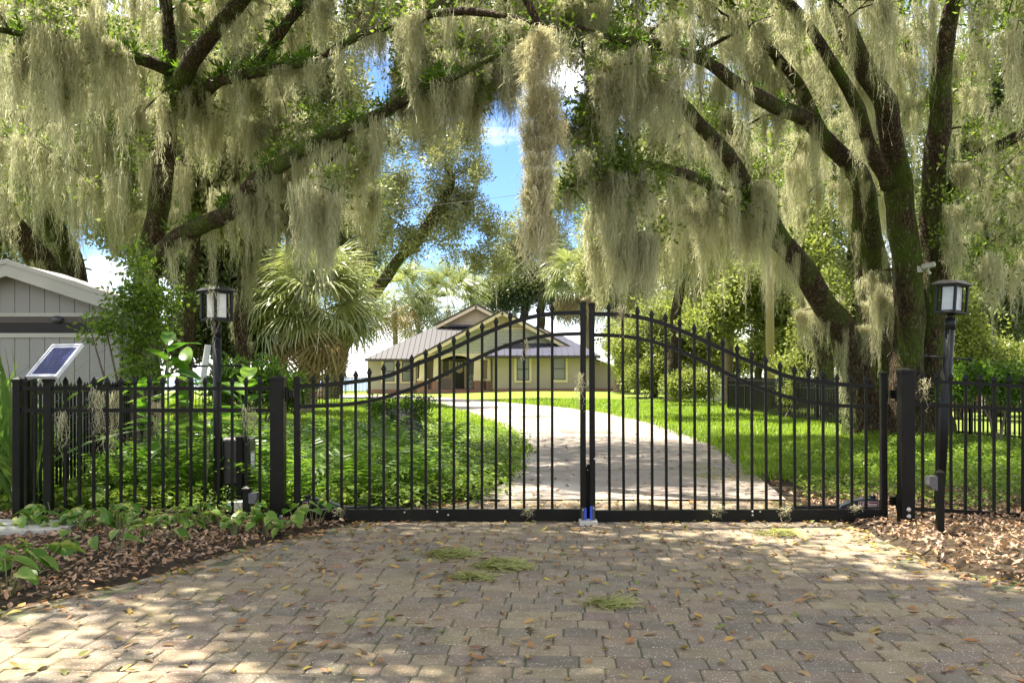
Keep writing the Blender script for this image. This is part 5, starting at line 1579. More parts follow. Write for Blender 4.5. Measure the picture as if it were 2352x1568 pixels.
def bg_tree(base_px, Y, label, key, trunk_w, lumps, n, moss=0, mossL=(0.8, 2.0), name='tree', group=None, lean=0, sc_=(0.8, 1.4), bark=True):
    """a tree further back: trunk, limbs to each lump, leaf clumps spread through the lumps.  lumps: (px, py, rx, ry) in view px"""
    bx = (base_px-1176)/F*Y
    t = Tree(name, (bx, Y, gh(bx, Y)), label, 'tree', group)
    top = min(l[1] for l in lumps); midx = sum(l[0] for l in lumps)/len(lumps)
    gy = HOR+F*(CAMH-gh(bx, Y)+0.05)/Y
    ym = sum(l[1] for l in lumps)/len(lumps)
    t.limb([(base_px, gy, Y, trunk_w), (base_px+(midx-base_px)*0.25+lean, gy*0.6+ym*0.4, Y, trunk_w*0.75), (midx, ym, Y, trunk_w*0.5), (midx, (ym+top)/2, Y, trunk_w*0.25)], 'trunk', 10, flare=True)
    tot = sum(l[2]*l[3] for l in lumps)
    out = []
    for (px, py, rx, ry) in lumps:
        C = at(px, py, Y); sx, sz = rx/F*Y, ry/F*Y; sy = 0.8*min(sx, sz)+0.4
        k = max(4, int(n*rx*ry/tot)); subs = []
        for _ in range(max(3, k//14)):
            d = Vector((random.gauss(0, 1), random.gauss(0, 1), random.gauss(0, 1))).normalized()*random.uniform(0.3, 0.95)
            T = C+Vector((d.x*sx, d.y*sy, d.z*sz)); subs.append(T)
            t.branchlet(T, mossL, max(0, int(moss*random.uniform(0.5, 1.5))), 0, 1.2)
        for _ in range(k):
            b = random.choice(subs); g = 0.27
            out.append((b.x+random.gauss(0, sx*g), b.y+random.gauss(0, sy*g+0.1), b.z+random.gauss(0, sz*g)))
    scatter('crown', key, out, rnd_rots(len(out), 0.6), rng.uniform(*sc_, len(out)), t.o)
    t.finish('moss_far', 'oak_far')
    return t
G = 'trees beyond the gate'
bg_tree(752, 50, 'tall grey-green oak with hanging moss left of the sky gap', 'oak_far', 40, [(1000, 400, 85, 120), (960, 300, 70, 70), (1040, 520, 65, 90), (900, 470, 70, 120), (1070, 450, 40, 70), (950, 570, 60, 60), (820, 330, 90, 120), (1095, 580, 45, 45), (1065, 310, 55, 75), (1130, 510, 36, 50), (1155, 600, 36, 36), (1105, 400, 36, 50)], 860, 3, group=G, sc_=(0.5, 1.1))
bg_tree(1170, 92, 'dark mossy oak crown rising behind the house roof', 'oak_dark', 30, [(1190, 660, 80, 55), (1130, 690, 45, 40), (1250, 650, 50, 60), (1300, 690, 40, 40)], 520, 2, (1.5, 3.5), group=G, sc_=(1.1, 1.9))
bg_tree(1545, 44, 'sunlit oak with dangling moss between the gate middle and utility pole', 'oak_far', 34, [(1620, 470, 110, 110), (1500, 560, 70, 70), (1700, 560, 80, 110), (1430, 470, 60, 90), (1560, 330, 110, 110), (1680, 360, 90, 90)], 1000, 2, group=G)
bg_tree(1428, 62, 'pale trunked tree draped in moss beside the house corner', 'oak_far', 32, [(1400, 590, 60, 70), (1450, 660, 50, 50), (1360, 640, 40, 40)], 360, 2, (1.5, 3), group=G)
bg_tree(1740, 40, 'yellow-green tree glowing behind the utility pole', 'light_tuft', 20, [(1720, 640, 90, 90), (1640, 720, 70, 70), (1800, 700, 60, 90), (1850, 560, 90, 110), (1780, 800, 60, 50)], 760, 0, group=G)
bg_tree(1500, 52, 'light green bushy tree beyond the lawn right of the gate middle', 'light_tuft', 14, [(1500, 780, 70, 60), (1570, 740, 60, 70), (1450, 820, 40, 45), (1600, 820, 60, 45), (1680, 820, 60, 50)], 620, 0, group=G)
bg_tree(520, 31, 'dark leafy oak behind the upright lamp post', 'oak_dark', 34, [(500, 680, 75, 70), (450, 580, 70, 80), (560, 560, 70, 70), (440, 780, 60, 50), (560, 760, 50, 60)], 620, 3, group=G)
bg_tree(423, 24, 'straight brown oak trunk standing between the shed and lamp', 'oak_far', 36, [(430, 330, 110, 130), (500, 430, 80, 80), (350, 450, 80, 80), (560, 300, 90, 110)], 520, 4, (0.8, 1.8), group=G)
bg_tree(640, 40, 'broad sunlit oak filling the background behind the arching limb', 'oak_far', 44, [(620, 380, 120, 140), (520, 240, 140, 140), (740, 300, 110, 140), (660, 120, 160, 130), (780, 470, 90, 90), (400, 140, 150, 130)], 1500, 2, group=G)
bg_tree(120, 34, 'sunlit oak far behind the shed at the picture edge', 'oak_far', 44, [(100, 420, 130, 120), (0, 260, 130, 130), (230, 300, 110, 140), (120, 130, 160, 120), (300, 520, 90, 90), (20, 560, 100, 80)], 1300, 3, group=G)
bg_tree(1960, 42, 'leafy oak in the distance behind the many-stemmed trunk', 'oak_far', 40, [(1900, 380, 120, 120), (2000, 250, 130, 130), (2080, 480, 110, 120), (1880, 180, 130, 120), (1950, 650, 90, 90)], 1000, 2, group=G)
bg_tree(2290, 30, 'dark leaved oak drooping moss behind the leaning lamp', 'oak_dark', 40, [(2290, 600, 80, 80), (2230, 480, 80, 90), (2340, 420, 80, 110), (2260, 250, 100, 120), (2320, 720, 70, 60), (2220, 720, 50, 50)], 900, 4, (0.8, 1.8), group=G)
bg_tree(2200, 27, 'yellow-green sapling between the oak stem and leaning lamp', 'light_tuft', 14, [(2230, 800, 60, 60), (2300, 830, 60, 45), (2180, 700, 40, 60)], 260, 0, group=G, sc_=(0.5, 0.9))
bg_tree(1880, 30, 'yellow-green understory tree seen through the oak stems', 'light_tuft', 14, [(1880, 780, 50, 70), (1900, 680, 50, 60), (1840, 840, 45, 40)], 260, 0, group=G, sc_=(0.5, 0.9))

bg_tree(690, 56, 'shadowy mossy oak behind the big sabal palm', 'oak_dark', 30, [(640, 640, 70, 70), (760, 600, 70, 80), (820, 540, 60, 70), (700, 760, 70, 60), (800, 720, 50, 60), (600, 780, 60, 60)], 620, 3, (1.2, 2.6), group=G)

# mid-distance limbs with curtains of moss
md = Tree('oak_tree', ((1900-1176)/F*29, 29, 0), 'distant oak whose moss curtains hang behind the gate right half')
md.limb([(1905, 960, 29, 40), (1890, 800, 29, 36), (1850, 640, 28.8, 32), (1760, 520, 28, 26), (1640, 470, 27, 20), (1500, 465, 26.5, 14), (1350, 490, 26, 6)], 'trunk', 10, moss=0.9, mossL=(1.0, 2.6))
md.limb([(1800, 560, 28.4, 24), (1760, 420, 28, 20), (1650, 300, 27.5, 14), (1520, 260, 27, 7)], moss=0.8, mossL=(1.0, 2.4))
md.region(1340, 1800, 440, 580, 25, 31, 44, (0.9, 2.6), 7, 3)
md.region(1480, 1900, 240, 430, 25, 31, 30, (0.9, 2.4), 7, 3)
md.finish('moss_clump', 'oak_tuft', (1.2, 2.2), (1.0, 2.2))
me_ = Tree('oak_tree', ((560-1176)/F*26, 26, 0), 'distant oak whose moss curtains hang between the lamp and palm')
me_.limb([(560, 965, 26, 34), (555, 760, 26, 30), (575, 560, 25.8, 27), (640, 440, 25.5, 22), (740, 400, 25, 16), (860, 420, 24.5, 7)], 'trunk', 10, moss=0.9, mossL=(0.8, 2.2))
me_.limb([(570, 580, 25.8, 22), (520, 440, 25.5, 18), (470, 330, 25, 13), (420, 260, 25, 6)], moss=0.8, mossL=(0.8, 2.2))
me_.region(430, 880, 330, 500, 23, 28, 46, (0.8, 2.3), 7, 3)
me_.region(330, 700, 120, 330, 22, 28, 36, (0.9, 2.4), 7, 3)
me_.finish('moss_clump', 'oak_tuft', (1.2, 2.2), (1.0, 2.0))

bg_tree(1235, 84, 'pale moss-hung oak rising behind the house porch gable', 'oak_far', 26, [(1180, 560, 55, 60), (1250, 500, 60, 90), (1310, 420, 60, 90), (1160, 620, 40, 40), (1290, 600, 50, 50), (1370, 340, 60, 90)], 620, 4, (1.5, 3.5), group=G, sc_=(0.8, 1.6))

bg_tree(1450, 76, 'hazy pale green tree far beyond the house corner', 'light_tuft', 16, [(1430, 700, 50, 60), (1480, 640, 60, 60), (1420, 790, 40, 50), (1520, 720, 50, 60)], 420, 2, (1.5, 3), group=G, sc_=(0.9, 1.7))
bg_tree(1600, 70, 'hazy pale green tree far beyond the lawn middle', 'oak_far', 16, [(1580, 640, 70, 70), (1650, 700, 60, 70), (1560, 770, 60, 60), (1690, 620, 60, 60), (1640, 800, 60, 50)], 560, 3, (1.5, 3), group=G, sc_=(0.8, 1.6))
bg_tree(1760, 62, 'hazy green tree far behind the lawn fence', 'light_tuft', 16, [(1740, 700, 60, 70), (1800, 620, 70, 70), (1850, 730, 60, 70), (1760, 810, 60, 50), (1900, 810, 60, 50)], 520, 2, (1.5, 3), group=G, sc_=(0.7, 1.4))
bg_tree(2120, 48, 'hazy green tree far behind the upright oak stems', 'light_tuft', 16, [(2080, 720, 70, 70), (2180, 640, 70, 80), (2240, 780, 60, 60), (2120, 820, 60, 50)], 460, 2, (1.2, 2.4), group=G, sc_=(0.6, 1.2))
# ------------------------------------------------------------------ palms
def fan_frond(seed, stalk=1.1, blade=0.95, n=30, mat=None, droop=0.5):
    """costapalmate frond in the x-z plane, growing along +x from the origin"""
    g = random.Random(seed); m = MB()
    w = 0.012
    tip = Vector((stalk, 0, stalk*0.10))
    m.v += [(0, -w, 0), (0, w, 0), (tip.x, w*0.7, tip.z), (tip.x, -w*0.7, tip.z)]; m.f.append((0, 1, 2, 3))
    for i in range(n):
        a = (i/(n-1)-0.5)*R(250)
        L = blade*(1-0.25*abs(i/(n-1)-0.5))*g.uniform(0.85, 1.1)
        d = Vector((math.cos(a), math.sin(a), 0.15*math.cos(a)-0.15*abs(math.sin(a))))
        s = Vector((-math.sin(a), math.cos(a), 0))
        p0 = tip; p1 = tip+d*L*0.5; dr = droop*L*g.uniform(0.3, 1.0)
        p2 = tip+d*L*0.85+Vector((0, 0, -dr*0.5)); p3 = tip+d*L+Vector((0, 0, -dr))
        w1, w2 = 0.030, 0.018
        k = len(m.v)
        m.v += [tuple(p0-s*0.006), tuple(p0+s*0.006), tuple(p1+s*w1*0.8+Vector((0, 0, 0.012))), tuple(p1-s*w1*0.8), tuple(p2+s*w2), tuple(p2-s*w2), tuple(p3)]
        m.f += [(k, k+1, k+2, k+3), (k+3, k+2, k+4, k+5), (k+5, k+4, k+6)]
    return m.mesh('frond', mat)
FROND = [fan_frond(i, 1.0+0.2*(i % 3), 1.0, 32, M_PALM, 0.55+0.25*(i % 3)) for i in range(5)]
FRONDDRY = [fan_frond(20+i, 0.85+0.2*i, 0.95, 24, M_PALMDRY, 1.1) for i in range(3)]
M_PTRUNK = plain('palm trunk', (0.30, 0.23, 0.15), (0.19, 0.15, 0.10), 4, 0.95, bump=0.8, bscale=30)
def palm(px, py, Y, nf, ndry, s, trunk_r, label, base_px=None, boots=False):
    c = at(px, py, Y); bx = ((base_px or px)-1176)/F*Y
    g = empty('palm_tree', (bx, Y, gh(bx, Y)))
    b = Vector((bx, Y, gh(bx, Y)-0.1))
    P = [Vector(q) for q in catmull([tuple(b), tuple(b.lerp(c, 0.5)+Vector((0.1*s, 0, 0))), tuple(c)], 0.3)]
    MB().tube(P, [trunk_r*(1.25 if i == 0 else 1) for i in range(len(P))], 12, True, 0.12).build('trunk', M_PTRUNK, g, True)
    if boots:
        H = (c-b).length
        bm = MB().prism([Vector((-0.05, 0, 0)), Vector((0.05, 0, 0)), Vector((0.035, 0.16, 0.30)), Vector((-0.035, 0.16, 0.30))], (0, 0.03, 0)).mesh('leaf_base', M_PALMDRY)
        for i in range(60):
            a = i*2.4; z = 0.25+i/60*(H-0.35)
            p = b.lerp(c, z/H)
            inst('leaf_base', bm, g, p-ORG[g]+Vector((math.sin(-a)*trunk_r*0.8, math.cos(a)*trunk_r*0.8, 0)), (0, 0, a), (1, 1, 1))
    for i in range(nf):
        el = R(76)-R(112)*((i+0.5)/nf)**0.85+random.gauss(0, 0.08)
        inst('frond', random.choice(FROND), g, c-ORG[g]+Vector((0, 0, 0.1*s)), (random.gauss(0, 0.3), -el, i*2.39996+random.gauss(0, 0.15)), (s, s, s))
    for i in range(ndry):
        el = R(-22)-R(50)*random.random()
        inst('frond', random.choice(FRONDDRY), g, c-ORG[g]+Vector((0, 0, -0.12*s)), (random.gauss(0, 0.4), -el, i*2.39996+random.gauss(0, 0.2)), (s, s, s))
    return tag(g, label, 'palm', 'palms around the house')
palm(722, 712, 30, 60, 20, 1.16, 0.22, 'big sabal palm with dry skirt in front of the house wing', 705, True)
palm(905, 690, 84, 26, 10, 2.0, 0.22, 'tall palm behind the house wing beside the big sabal', 900)
palm(1030, 712, 88, 30, 6, 2.2, 0.22, 'round headed palm rising behind the brown roof')
palm(960, 745, 90, 16, 4, 1.5, 0.2, 'small yellowish palm low behind the roof slope')
palm(1335, 650, 80, 30, 16, 1.9, 0.24, 'palm with bent pale trunk behind the middle of the gate', 1352)
palm(1665, 560, 42, 26, 10, 1.5, 0.2, 'sunlit palm head beside the utility pole', 1670)
palm(1462, 800, 58, 20, 2, 1.3, 0.18, 'low palm at the house corner')

# ------------------------------------------------------------------ sword-leaved clump by the fence corner
def blade(L, w, bend, mat, name='leaf', fold=0.2):
    m = MB(); n = 6
    for i in range(n+1):
        t = i/n; ww = w*math.sin(math.pi*min(1, 0.18+0.82*t)) if t < 1 else 0.002
        ww = w*(0.6+0.4*math.sin(math.pi*t))*(1-t**3)+0.001
        z = L*(t-0.5*bend*t*t*0.6); x = L*bend*t*t*0.75
        m.v += [(x, -ww/2, z), (x-fold*ww*0.3, 0, z-0.002), (x, ww/2, z)]
    for i in range(n):
        a = 3*i
        m.f += [(a, a+1, a+4, a+3), (a+1, a+2, a+5, a+4)]
    return m.mesh(name, mat, True)
SW = [blade(0.95+0.1*k, 0.045, 0.15+0.18*k, M_SWORD) for k in range(5)]
def sword_clump(x, y, n, s, label, tall=1.0):
    g = empty('sword_plant', (x, y, 0))
    for i in range(n):
        inst('leaf', random.choice(SW), g, (random.gauss(0, 0.08)*s, random.gauss(0, 0.08)*s, 0), (random.gauss(0, 0.22), random.uniform(-0.05, 0.3), random.uniform(0, 6.28)), (s, s, s*tall*random.uniform(0.75, 1.15)))
    return tag(g, label, 'plant', 'sword-leaved plants by the shed')
sword_clump(-4.75, 9.0, 44, 1.3, 'tall sword-leaved plant rising at the fence corner below the shed', 1.15)
sword_clump(-4.3, 8.5, 26, 0.9, 'drooping strap-leaved clump behind the fence corner post')
sword_clump(-5.4, 9.6, 30, 1.35, 'tall sword-leaved plant cut off by the picture edge', 1.1)

# ------------------------------------------------------------------ broad-leaved plants
def broad_leaf(L, W, mat, name='leaf', cup=0.25, droop=0.35, n=7):
    m = MB()
    for i in range(n+1):
        t = i/n; w = W*math.sin(math.pi*t**0.75)**0.8*0.5 if 0 < t < 1 else 0.001
        z = -droop*L*t*t; x = L*t
        m.v += [(x, -w, z+cup*w), (x, 0, z), (x, w, z+cup*w)]
    for i in range(n):
        a = 3*i
        m.f += [(a, a+1, a+4, a+3), (a+1, a+2, a+5, a+4)]
    return m.mesh(name, mat, True)
GL = [broad_leaf(0.36+0.05*k, 0.13+0.018*k, M_GINGER, droop=0.2+0.12*k) for k in range(4)]
def broad_plant(x, y, h, n, s, label):
    g = empty('broad_leaf_plant', (x, y, 0))
    lean = Vector((random.gauss(0, 0.12), random.gauss(0, 0.08), 0))
    MB().tube([(x, y, -0.03), (x+lean.x*0.5, y+lean.y*0.5, h*0.5), (x+lean.x, y+lean.y, h)], [0.016, 0.013, 0.006], 7).build('stem', M_STEM, g)
    for i in range(n):
        t = 0.25+0.75*(i+0.5)/n
        p = Vector((lean.x*t, lean.y*t, h*t))
        inst('leaf', random.choice(GL), g, p, (random.gauss(0, 0.2), R(-38)+R(50)*(1-t)*random.uniform(0.6, 1.3)+random.gauss(0, 0.1), i*2.4+random.gauss(0, 0.4)), (s, s, s))
    return tag(g, label, 'plant', 'broad-leaved plants behind the fence')
for (px, Y, h, n, s, lab) in ((388, 9.6, 1.55, 15, 1.0, 'tall broad-leaved plant behind the fence between shed and lamp'), (430, 9.9, 1.35, 12, 1.0, 'broad-leaved plant just left of the upright lamp post'),
                              (545, 9.4, 1.2, 12, 1.0, 'broad-leaved plant just right of the upright lamp post'), (590, 10.2, 1.05, 9, 0.9, 'short broad-leaved plant near the gate post'),
                              (345, 10.4, 1.1, 11, 0.9, 'shaded broad-leaved plant behind the fence pickets below the shed shrub'), (470, 9.2, 0.8, 9, 0.8, 'low broad-leaved plant at the foot of the lamp'), (290, 9.2, 0.6, 8, 0.7, 'low broad-leaved plant behind the side fence')):
    broad_plant((px-1176)/F*Y, Y, h, n, s, lab)

# shrub with small leaves in front of the shed
protos('light_shrub', [tuft_mesh(540+i, 30, 0.17, 0.062, 0.028, leafy('light shrub leaves', [(0.06, 0.12, 0.015), (0.14, 0.22, 0.025), (0.20, 0.28, 0.035), (0.10, 0.17, 0.02)], 0.45, 0.35)) for i in range(3)])
def shrub(px, Y, name, label, lumps, n, key='shrub_tuft', sc_=(0.8, 1.4), z0=0.0):
    x = (px-1176)/F*Y
    g = empty(name, (x, Y, z0)); b = MB(); pts = []
    for (lx, lyy, rx, ry) in lumps:
        C = at(lx, lyy, Y)
        P = [Vector(q) for q in catmull([(x+random.gauss(0, .05), Y, z0-0.05), tuple(Vector((x, Y, z0)).lerp(C, 0.5)+Vector((random.gauss(0, .1), 0, 0.1))), tuple(C)], 0.2)]
        b.tube(P, [0.022*(1-i/len(P))+0.006 for i in range(len(P))], 6)
        for k in range(int(n*rx*ry/sum(l[2]*l[3] for l in lumps))):
            d = Vector((random.gauss(0, 1), random.gauss(0, 1), random.gauss(0, 1))).normalized()*random.random()**0.5
            pts.append((C.x+d.x*rx/F*Y, C.y+d.y*0.8*rx/F*Y, C.z+d.z*ry/F*Y))
    b.build('stems', M_TWIG, g)
    scatter('foliage', key, pts, rnd_rots(len(pts), 0.5), rng.uniform(*sc_, len(pts)), g)
    return tag(g, label, 'shrub')
shrub(320, 11.6, 'shrub', 'leafy green shrub with arching sprays in front of the shed', [(300, 700, 50, 55), (320, 620, 25, 50), (240, 740, 50, 26), (350, 690, 50, 35), (400, 690, 40, 20), (310, 800, 40, 60), (355, 760, 45, 40), (210, 765, 22, 12), (330, 860, 50, 40)], 150, 'light_shrub')
shrub(600, 21, 'shrub', 'shaded shrub below the sabal palm', [(600, 880, 60, 40), (660, 900, 50, 30), (520, 880, 50, 45)], 160, sc_=(1.4, 2.4))
shrub(1480, 50, 'shrub', 'flowering bush at the lawn edge beside the house', [(1475, 865, 36, 32), (1515, 850, 36, 45), (1565, 870, 45, 30)], 260, 'light_tuft', (0.6, 1.1))
shrub(1640, 38, 'shrub', 'green bush in front of the white block wall', [(1610, 880, 40, 26), (1560, 885, 35, 24)], 120, 'light_tuft', (0.5, 0.9))
shrub(1800, 27, 'shrub', 'green fern-like bush against the lawn fence', [(1830, 895, 34, 28), (1870, 905, 30, 24)], 70, 'light_tuft', (0.35, 0.6))
shrub(2290, 16.6, 'shrub', 'bright leafy bush behind the fence past the leaning lamp', [(2250, 870, 50, 30), (2320, 890, 50, 40), (2200, 890, 40, 30)], 120, 'shrub_tuft', (1.0, 1.8))
shrub(-10, 12, 'shrub', 'green bush below the shed opening at the picture edge', [(20, 1000, 60, 70), (90, 1030, 50, 60), (-20, 950, 60, 80)], 110, 'shrub_tuft', (1.0, 1.8))
shrub(925, 16.8, 'vine', 'variegated vine spilling over the pump house roof', [(880, 935, 36, 18), (930, 925, 44, 14), (960, 950, 22, 22), (900, 975, 46, 20), (975, 920, 22, 12)], 110, 'shrub_tuft', (0.6, 1.1), 0.0)

# ------------------------------------------------------------------ ferns and ground cover beds
def fern_mesh(seed, nf=13, L=0.62):
    g = random.Random(seed); m = MB()
    for f in range(nf):
        az = f*2.4+g.uniform(-0.3, 0.3); el = g.uniform(0.5, 1.35); l = L*g.uniform(0.7, 1.2)
        ca_, sa_ = math.cos(az), math.sin(az)
        pts = []
        for i in range(15):
            t = i/14; a = el-1.5*t*t*g.uniform(0.85, 1.0)
            if i == 0: p = Vector((0, 0, 0))
            else: p = pts[-1]+Vector((math.cos(a), 0, math.sin(a)))*(l/14)
            pts.append(p)
        side = Vector((0, 1, 0))
        rot = Matrix.Rotation(az, 3, 'Z')
        for i in range(1, 15):
            t = i/14; ll = 0.085*math.sin(math.pi*(0.12+0.86*t))**0.7*(l/0.62)
            d = (pts[i]-pts[i-1]).normalized()
            for sg in (-1, 1):
                p = pts[i]; e = p+side*sg*ll+d*ll*0.25+Vector((0, 0, -0.25*ll)); w = d*0.011
                k = len(m.v)
                m.v += [tuple(rot @ (p-w)), tuple(rot @ (p+w)), tuple(rot @ (e+w*0.3)), tuple(rot @ (e-w*0.5))]
                m.f.append((k, k+1, k+2, k+3))
    return m.mesh('fern', M_FERN)
FERNS = [fern_mesh(i) for i in range(4)]
protos('fern', FERNS)
def cover_mesh(seed, n, rad, ll, lw, h, mat):
    g = np.random.default_rng(seed); V, Fq = [], []
    for i in range(n):
        a = g.uniform(0, 6.28); r = rad*np.sqrt(g.uniform()); p = np.array((r*np.cos(a), r*np.sin(a), h*g.uniform(0.15, 1)))
        az = g.uniform(0, 6.28); el = g.uniform(-0.4, 0.7)
        ax = np.array((np.cos(az)*np.cos(el), np.sin(az)*np.cos(el), np.sin(el))); sd = np.array((-np.sin(az), np.cos(az), g.uniform(-0.3, 0.3)))
        L, W = ll*g.uniform(0.6, 1.2), lw*g.uniform(0.7, 1.2); c = len(V)
        V += [tuple(p-ax*L/2), tuple(p+sd*W/2+(0, 0, W*0.12)), tuple(p+ax*L/2), tuple(p-sd*W/2+(0, 0, W*0.12))]
        Fq.append((c, c+1, c+2, c+3))
    return np_mesh('cover', V, Fq, mat)
protos('cover', [cover_mesh(600+i, 60, 0.28, 0.062, 0.036, 0.17, M_COVER) for i in range(4)])
protos('cover_big', [cover_mesh(620+i, 26, 0.26, 0.12, 0.075, 0.2, M_COVER) for i in range(3)])

def box_clear(x, y):
    return not (y < 9.0 and (495-1176)/F*y < x < (610-1176)/F*y)
def bed_points(n, poly, zf=lambda x, y: 0.0):
    xs = [p[0] for p in poly]; ys = [p[1] for p in poly]; out = []
    while len(out) < n:
        x, y = random.uniform(min(xs), max(xs)), random.uniform(min(ys), max(ys))
        if in_poly(x, y, poly) and (box_clear(x, y) or y < 8.2): out.append((x, y, zf(x, y)-0.02))
    return out
BEDL = [(-4.9, 8.2), (-1.7, 8.25), (-0.55, 8.9), (-0.15, 10.5), (0.05, 13.5), (0.12, 18), (-0.5, 20.5), (-2.2, 21.5), (-8, 20), (-5.6, 14)]
bed = MB().poly([(x, y, -0.005) for x, y in BEDL]).build('planting_bed', M_SOIL); tag(bed, kind='structure')
p = bed_points(1500, BEDL); n = len(p)
tag(scatter('ground_cover', 'cover', p, rnd_rots(n, 0.12), rng.uniform(0.8, 1.35, n)), 'dense dark green ground cover behind the gate beside the drive', 'ground cover', kind='stuff')
p = bed_points(260, [(-4.6, 8.3), (-1.5, 8.4), (-0.5, 9.5), (-0.2, 12), (-3, 13), (-5, 12)]); n = len(p)
tag(scatter('ground_cover', 'cover_big', p, rnd_rots(n, 0.15), rng.uniform(0.7, 1.2, n)), 'larger leaved pothos cover among the jasmine behind the gate', 'ground cover', kind='stuff')
FB = [(-4.2, 9.6), (-1.9, 9.4), (-1.5, 11.5), (-1.7, 14.5), (-2.2, 17.5), (-6.5, 17.0)]
p = bed_points(200, FB)+bed_points(110, [(-3.6, 8.7), (-1.75, 8.5), (-0.9, 9.6), (-1.2, 12), (-2.2, 13.5), (-4.2, 10.5)]); n = len(p)
tag(scatter('fern_bed', 'fern', p, rnd_rots(n, 0.12), rng.uniform(0.8, 1.35, n)), 'bed of arching green sword ferns behind the fence', 'ferns', kind='stuff')
for (px, Y, s, lab) in ((1012, 15.2, 1.5, 'tall dark sword fern beside the pump house'), (960, 12.8, 1.1, 'sword fern between gate pickets at the bed edge'), (1040, 17.0, 1.2, 'sword fern at the drive edge beyond the pump house')):
    o = inst('sword_fern', FERNS[int(px) % 4], None, ((px-1176)/F*Y, Y, 0.0), (0, 0, px), (s, s, s)); tag(o, lab, 'fern', 'single sword ferns')
BEDR = [(3.0, 9.3), (3.35, 8.35), (6.5, 8.3), (9.0, 12), (9.2, 18.5), (7.4, 19.5), (5.4, 16.5), (3.6, 13.2)]
p = bed_points(900, BEDR); n = len(p)
keep = [q for q in p if random.random() < sstep(8.4, 10.5, q[1]+0.25*(q[0]-3.0))+0.12]; n = len(keep)
tag(scatter('ground_cover', 'cover', keep, rnd_rots(n, 0.12), rng.uniform(0.6, 1.1, n)), 'bright green ground cover under the big oak behind the fence', 'ground cover', kind='stuff')

# grass on the lawn (near part as blades)
def grass_mesh(seed, n=46, rad=0.17, h=0.075):
    g = np.random.default_rng(seed); V, Fq = [], []
    for i in range(n):
        a = g.uniform(0, 6.28); r = rad*np.sqrt(g.uniform()); x, y = r*np.cos(a), r*np.sin(a)
        az = g.uniform(0, 6.28); L = h*g.uniform(0.5, 1.3); b = g.uniform(0.1, 0.8)*L; w = 0.0065
        d = np.array((np.cos(az), np.sin(az), 0)); s = np.array((-np.sin(az), np.cos(az), 0))*w
        p = np.array((x, y, 0)); c = len(V)
        V += [tuple(p-s), tuple(p+s), tuple(p+d*b+s*0.3+(0, 0, L)), tuple(p+d*b-s*0.3+(0, 0, L))]
        Fq.append((c, c+1, c+2, c+3))
    return np_mesh('grass_tuft', V, Fq, M_GRASS)
protos('grass', [grass_mesh(700+i) for i in range(4)])
gp = []
while len(gp) < 9000:
    y = 11.5+ (46-11.5)*random.random()**1.4; hw = 0.5*VW/F*y+1
    x = random.uniform(-hw, hw)
    a, b = drive_zone(y)
    if a-0.05 < x < b+0.05 or x > 9.0: continue
    if x < a and y < 20.5 and in_poly(x, y, BEDL): continue
    if x > b and y < 15 and random.random() < 0.5: continue
    gp.append((x, y, gh(x, y)-0.02))
n = len(gp); sc2 = np.array([0.8+0.02*q[1] for q in gp])*rng.uniform(0.8, 1.25, n)
tag(scatter('lawn_grass', 'grass', gp, rnd_rots(n, 0.05), np.c_[sc2*1.25, sc2*1.25, sc2]), 'bright green mown lawn grass on both sides of the drive', 'grass', kind='stuff')

# ------------------------------------------------------------------ leaf litter
def dead_leaf(seed, L=0.050, W=0.021):
    g = random.Random(seed); m = MB(); n = 4; c1, c2 = g.uniform(-0.5, 1.2), g.uniform(0.1, 0.8)
    for i in range(n+1):
        t = i/n; w = W/2*math.sin(math.pi*min(0.97, 0.06+0.9*t)) ; x = L*(t-0.5); z = c1*L*(t-0.5)**2
        m.v += [(x, -w, z+c2*w), (x, 0, z), (x, w, z+c2*w)]
    for i in range(n):
        a = 3*i
        m.f += [(a, a+1, a+4, a+3), (a+1, a+2, a+5, a+4)]
    return m.mesh('leaf', None, True)
LEAVES_D = [dead_leaf(i) for i in range(6)]
for me in LEAVES_D: me.materials.append(M_DEADLEAF)
protos('dead_leaf', LEAVES_D)
LEAVES_S = [dead_leaf(30+i, 0.056, 0.025) for i in range(6)]
for me in LEAVES_S: me.materials.append(M_SCATLEAF)
protos('scat_leaf', LEAVES_S)
LITL = [(-4.9, 3.6), (-3.3, 3.6), (-2.98, 4.2), (-2.70, 4.93), (-2.45, 5.3), (-2.24, 5.75), (-2.0, 6.44), (-1.72, 7.15), (-1.5, 7.6), (-1.28, 8.0), (-1.5, 8.25), (-6, 8.25), (-6, 5)]
LITR = [(4.1, 3.6), (3.5, 4.4), (3.14, 5.2), (2.94, 5.68), (2.82, 6.15), (2.78, 6.7), (2.80, 7.4), (2.80, 8.1), (2.75, 9.3), (4.2, 10.2), (6.5, 9.2), (6.5, 4)]
def mound(poly, x, y):
    P = np.array(poly); d = np.min(np.linalg.norm(P-np.array((x, y)), axis=1))
    return 0.035*min(1, d/0.6)+0.02*mnoise.noise(Vector((x*1.7, y*1.7, 0)))
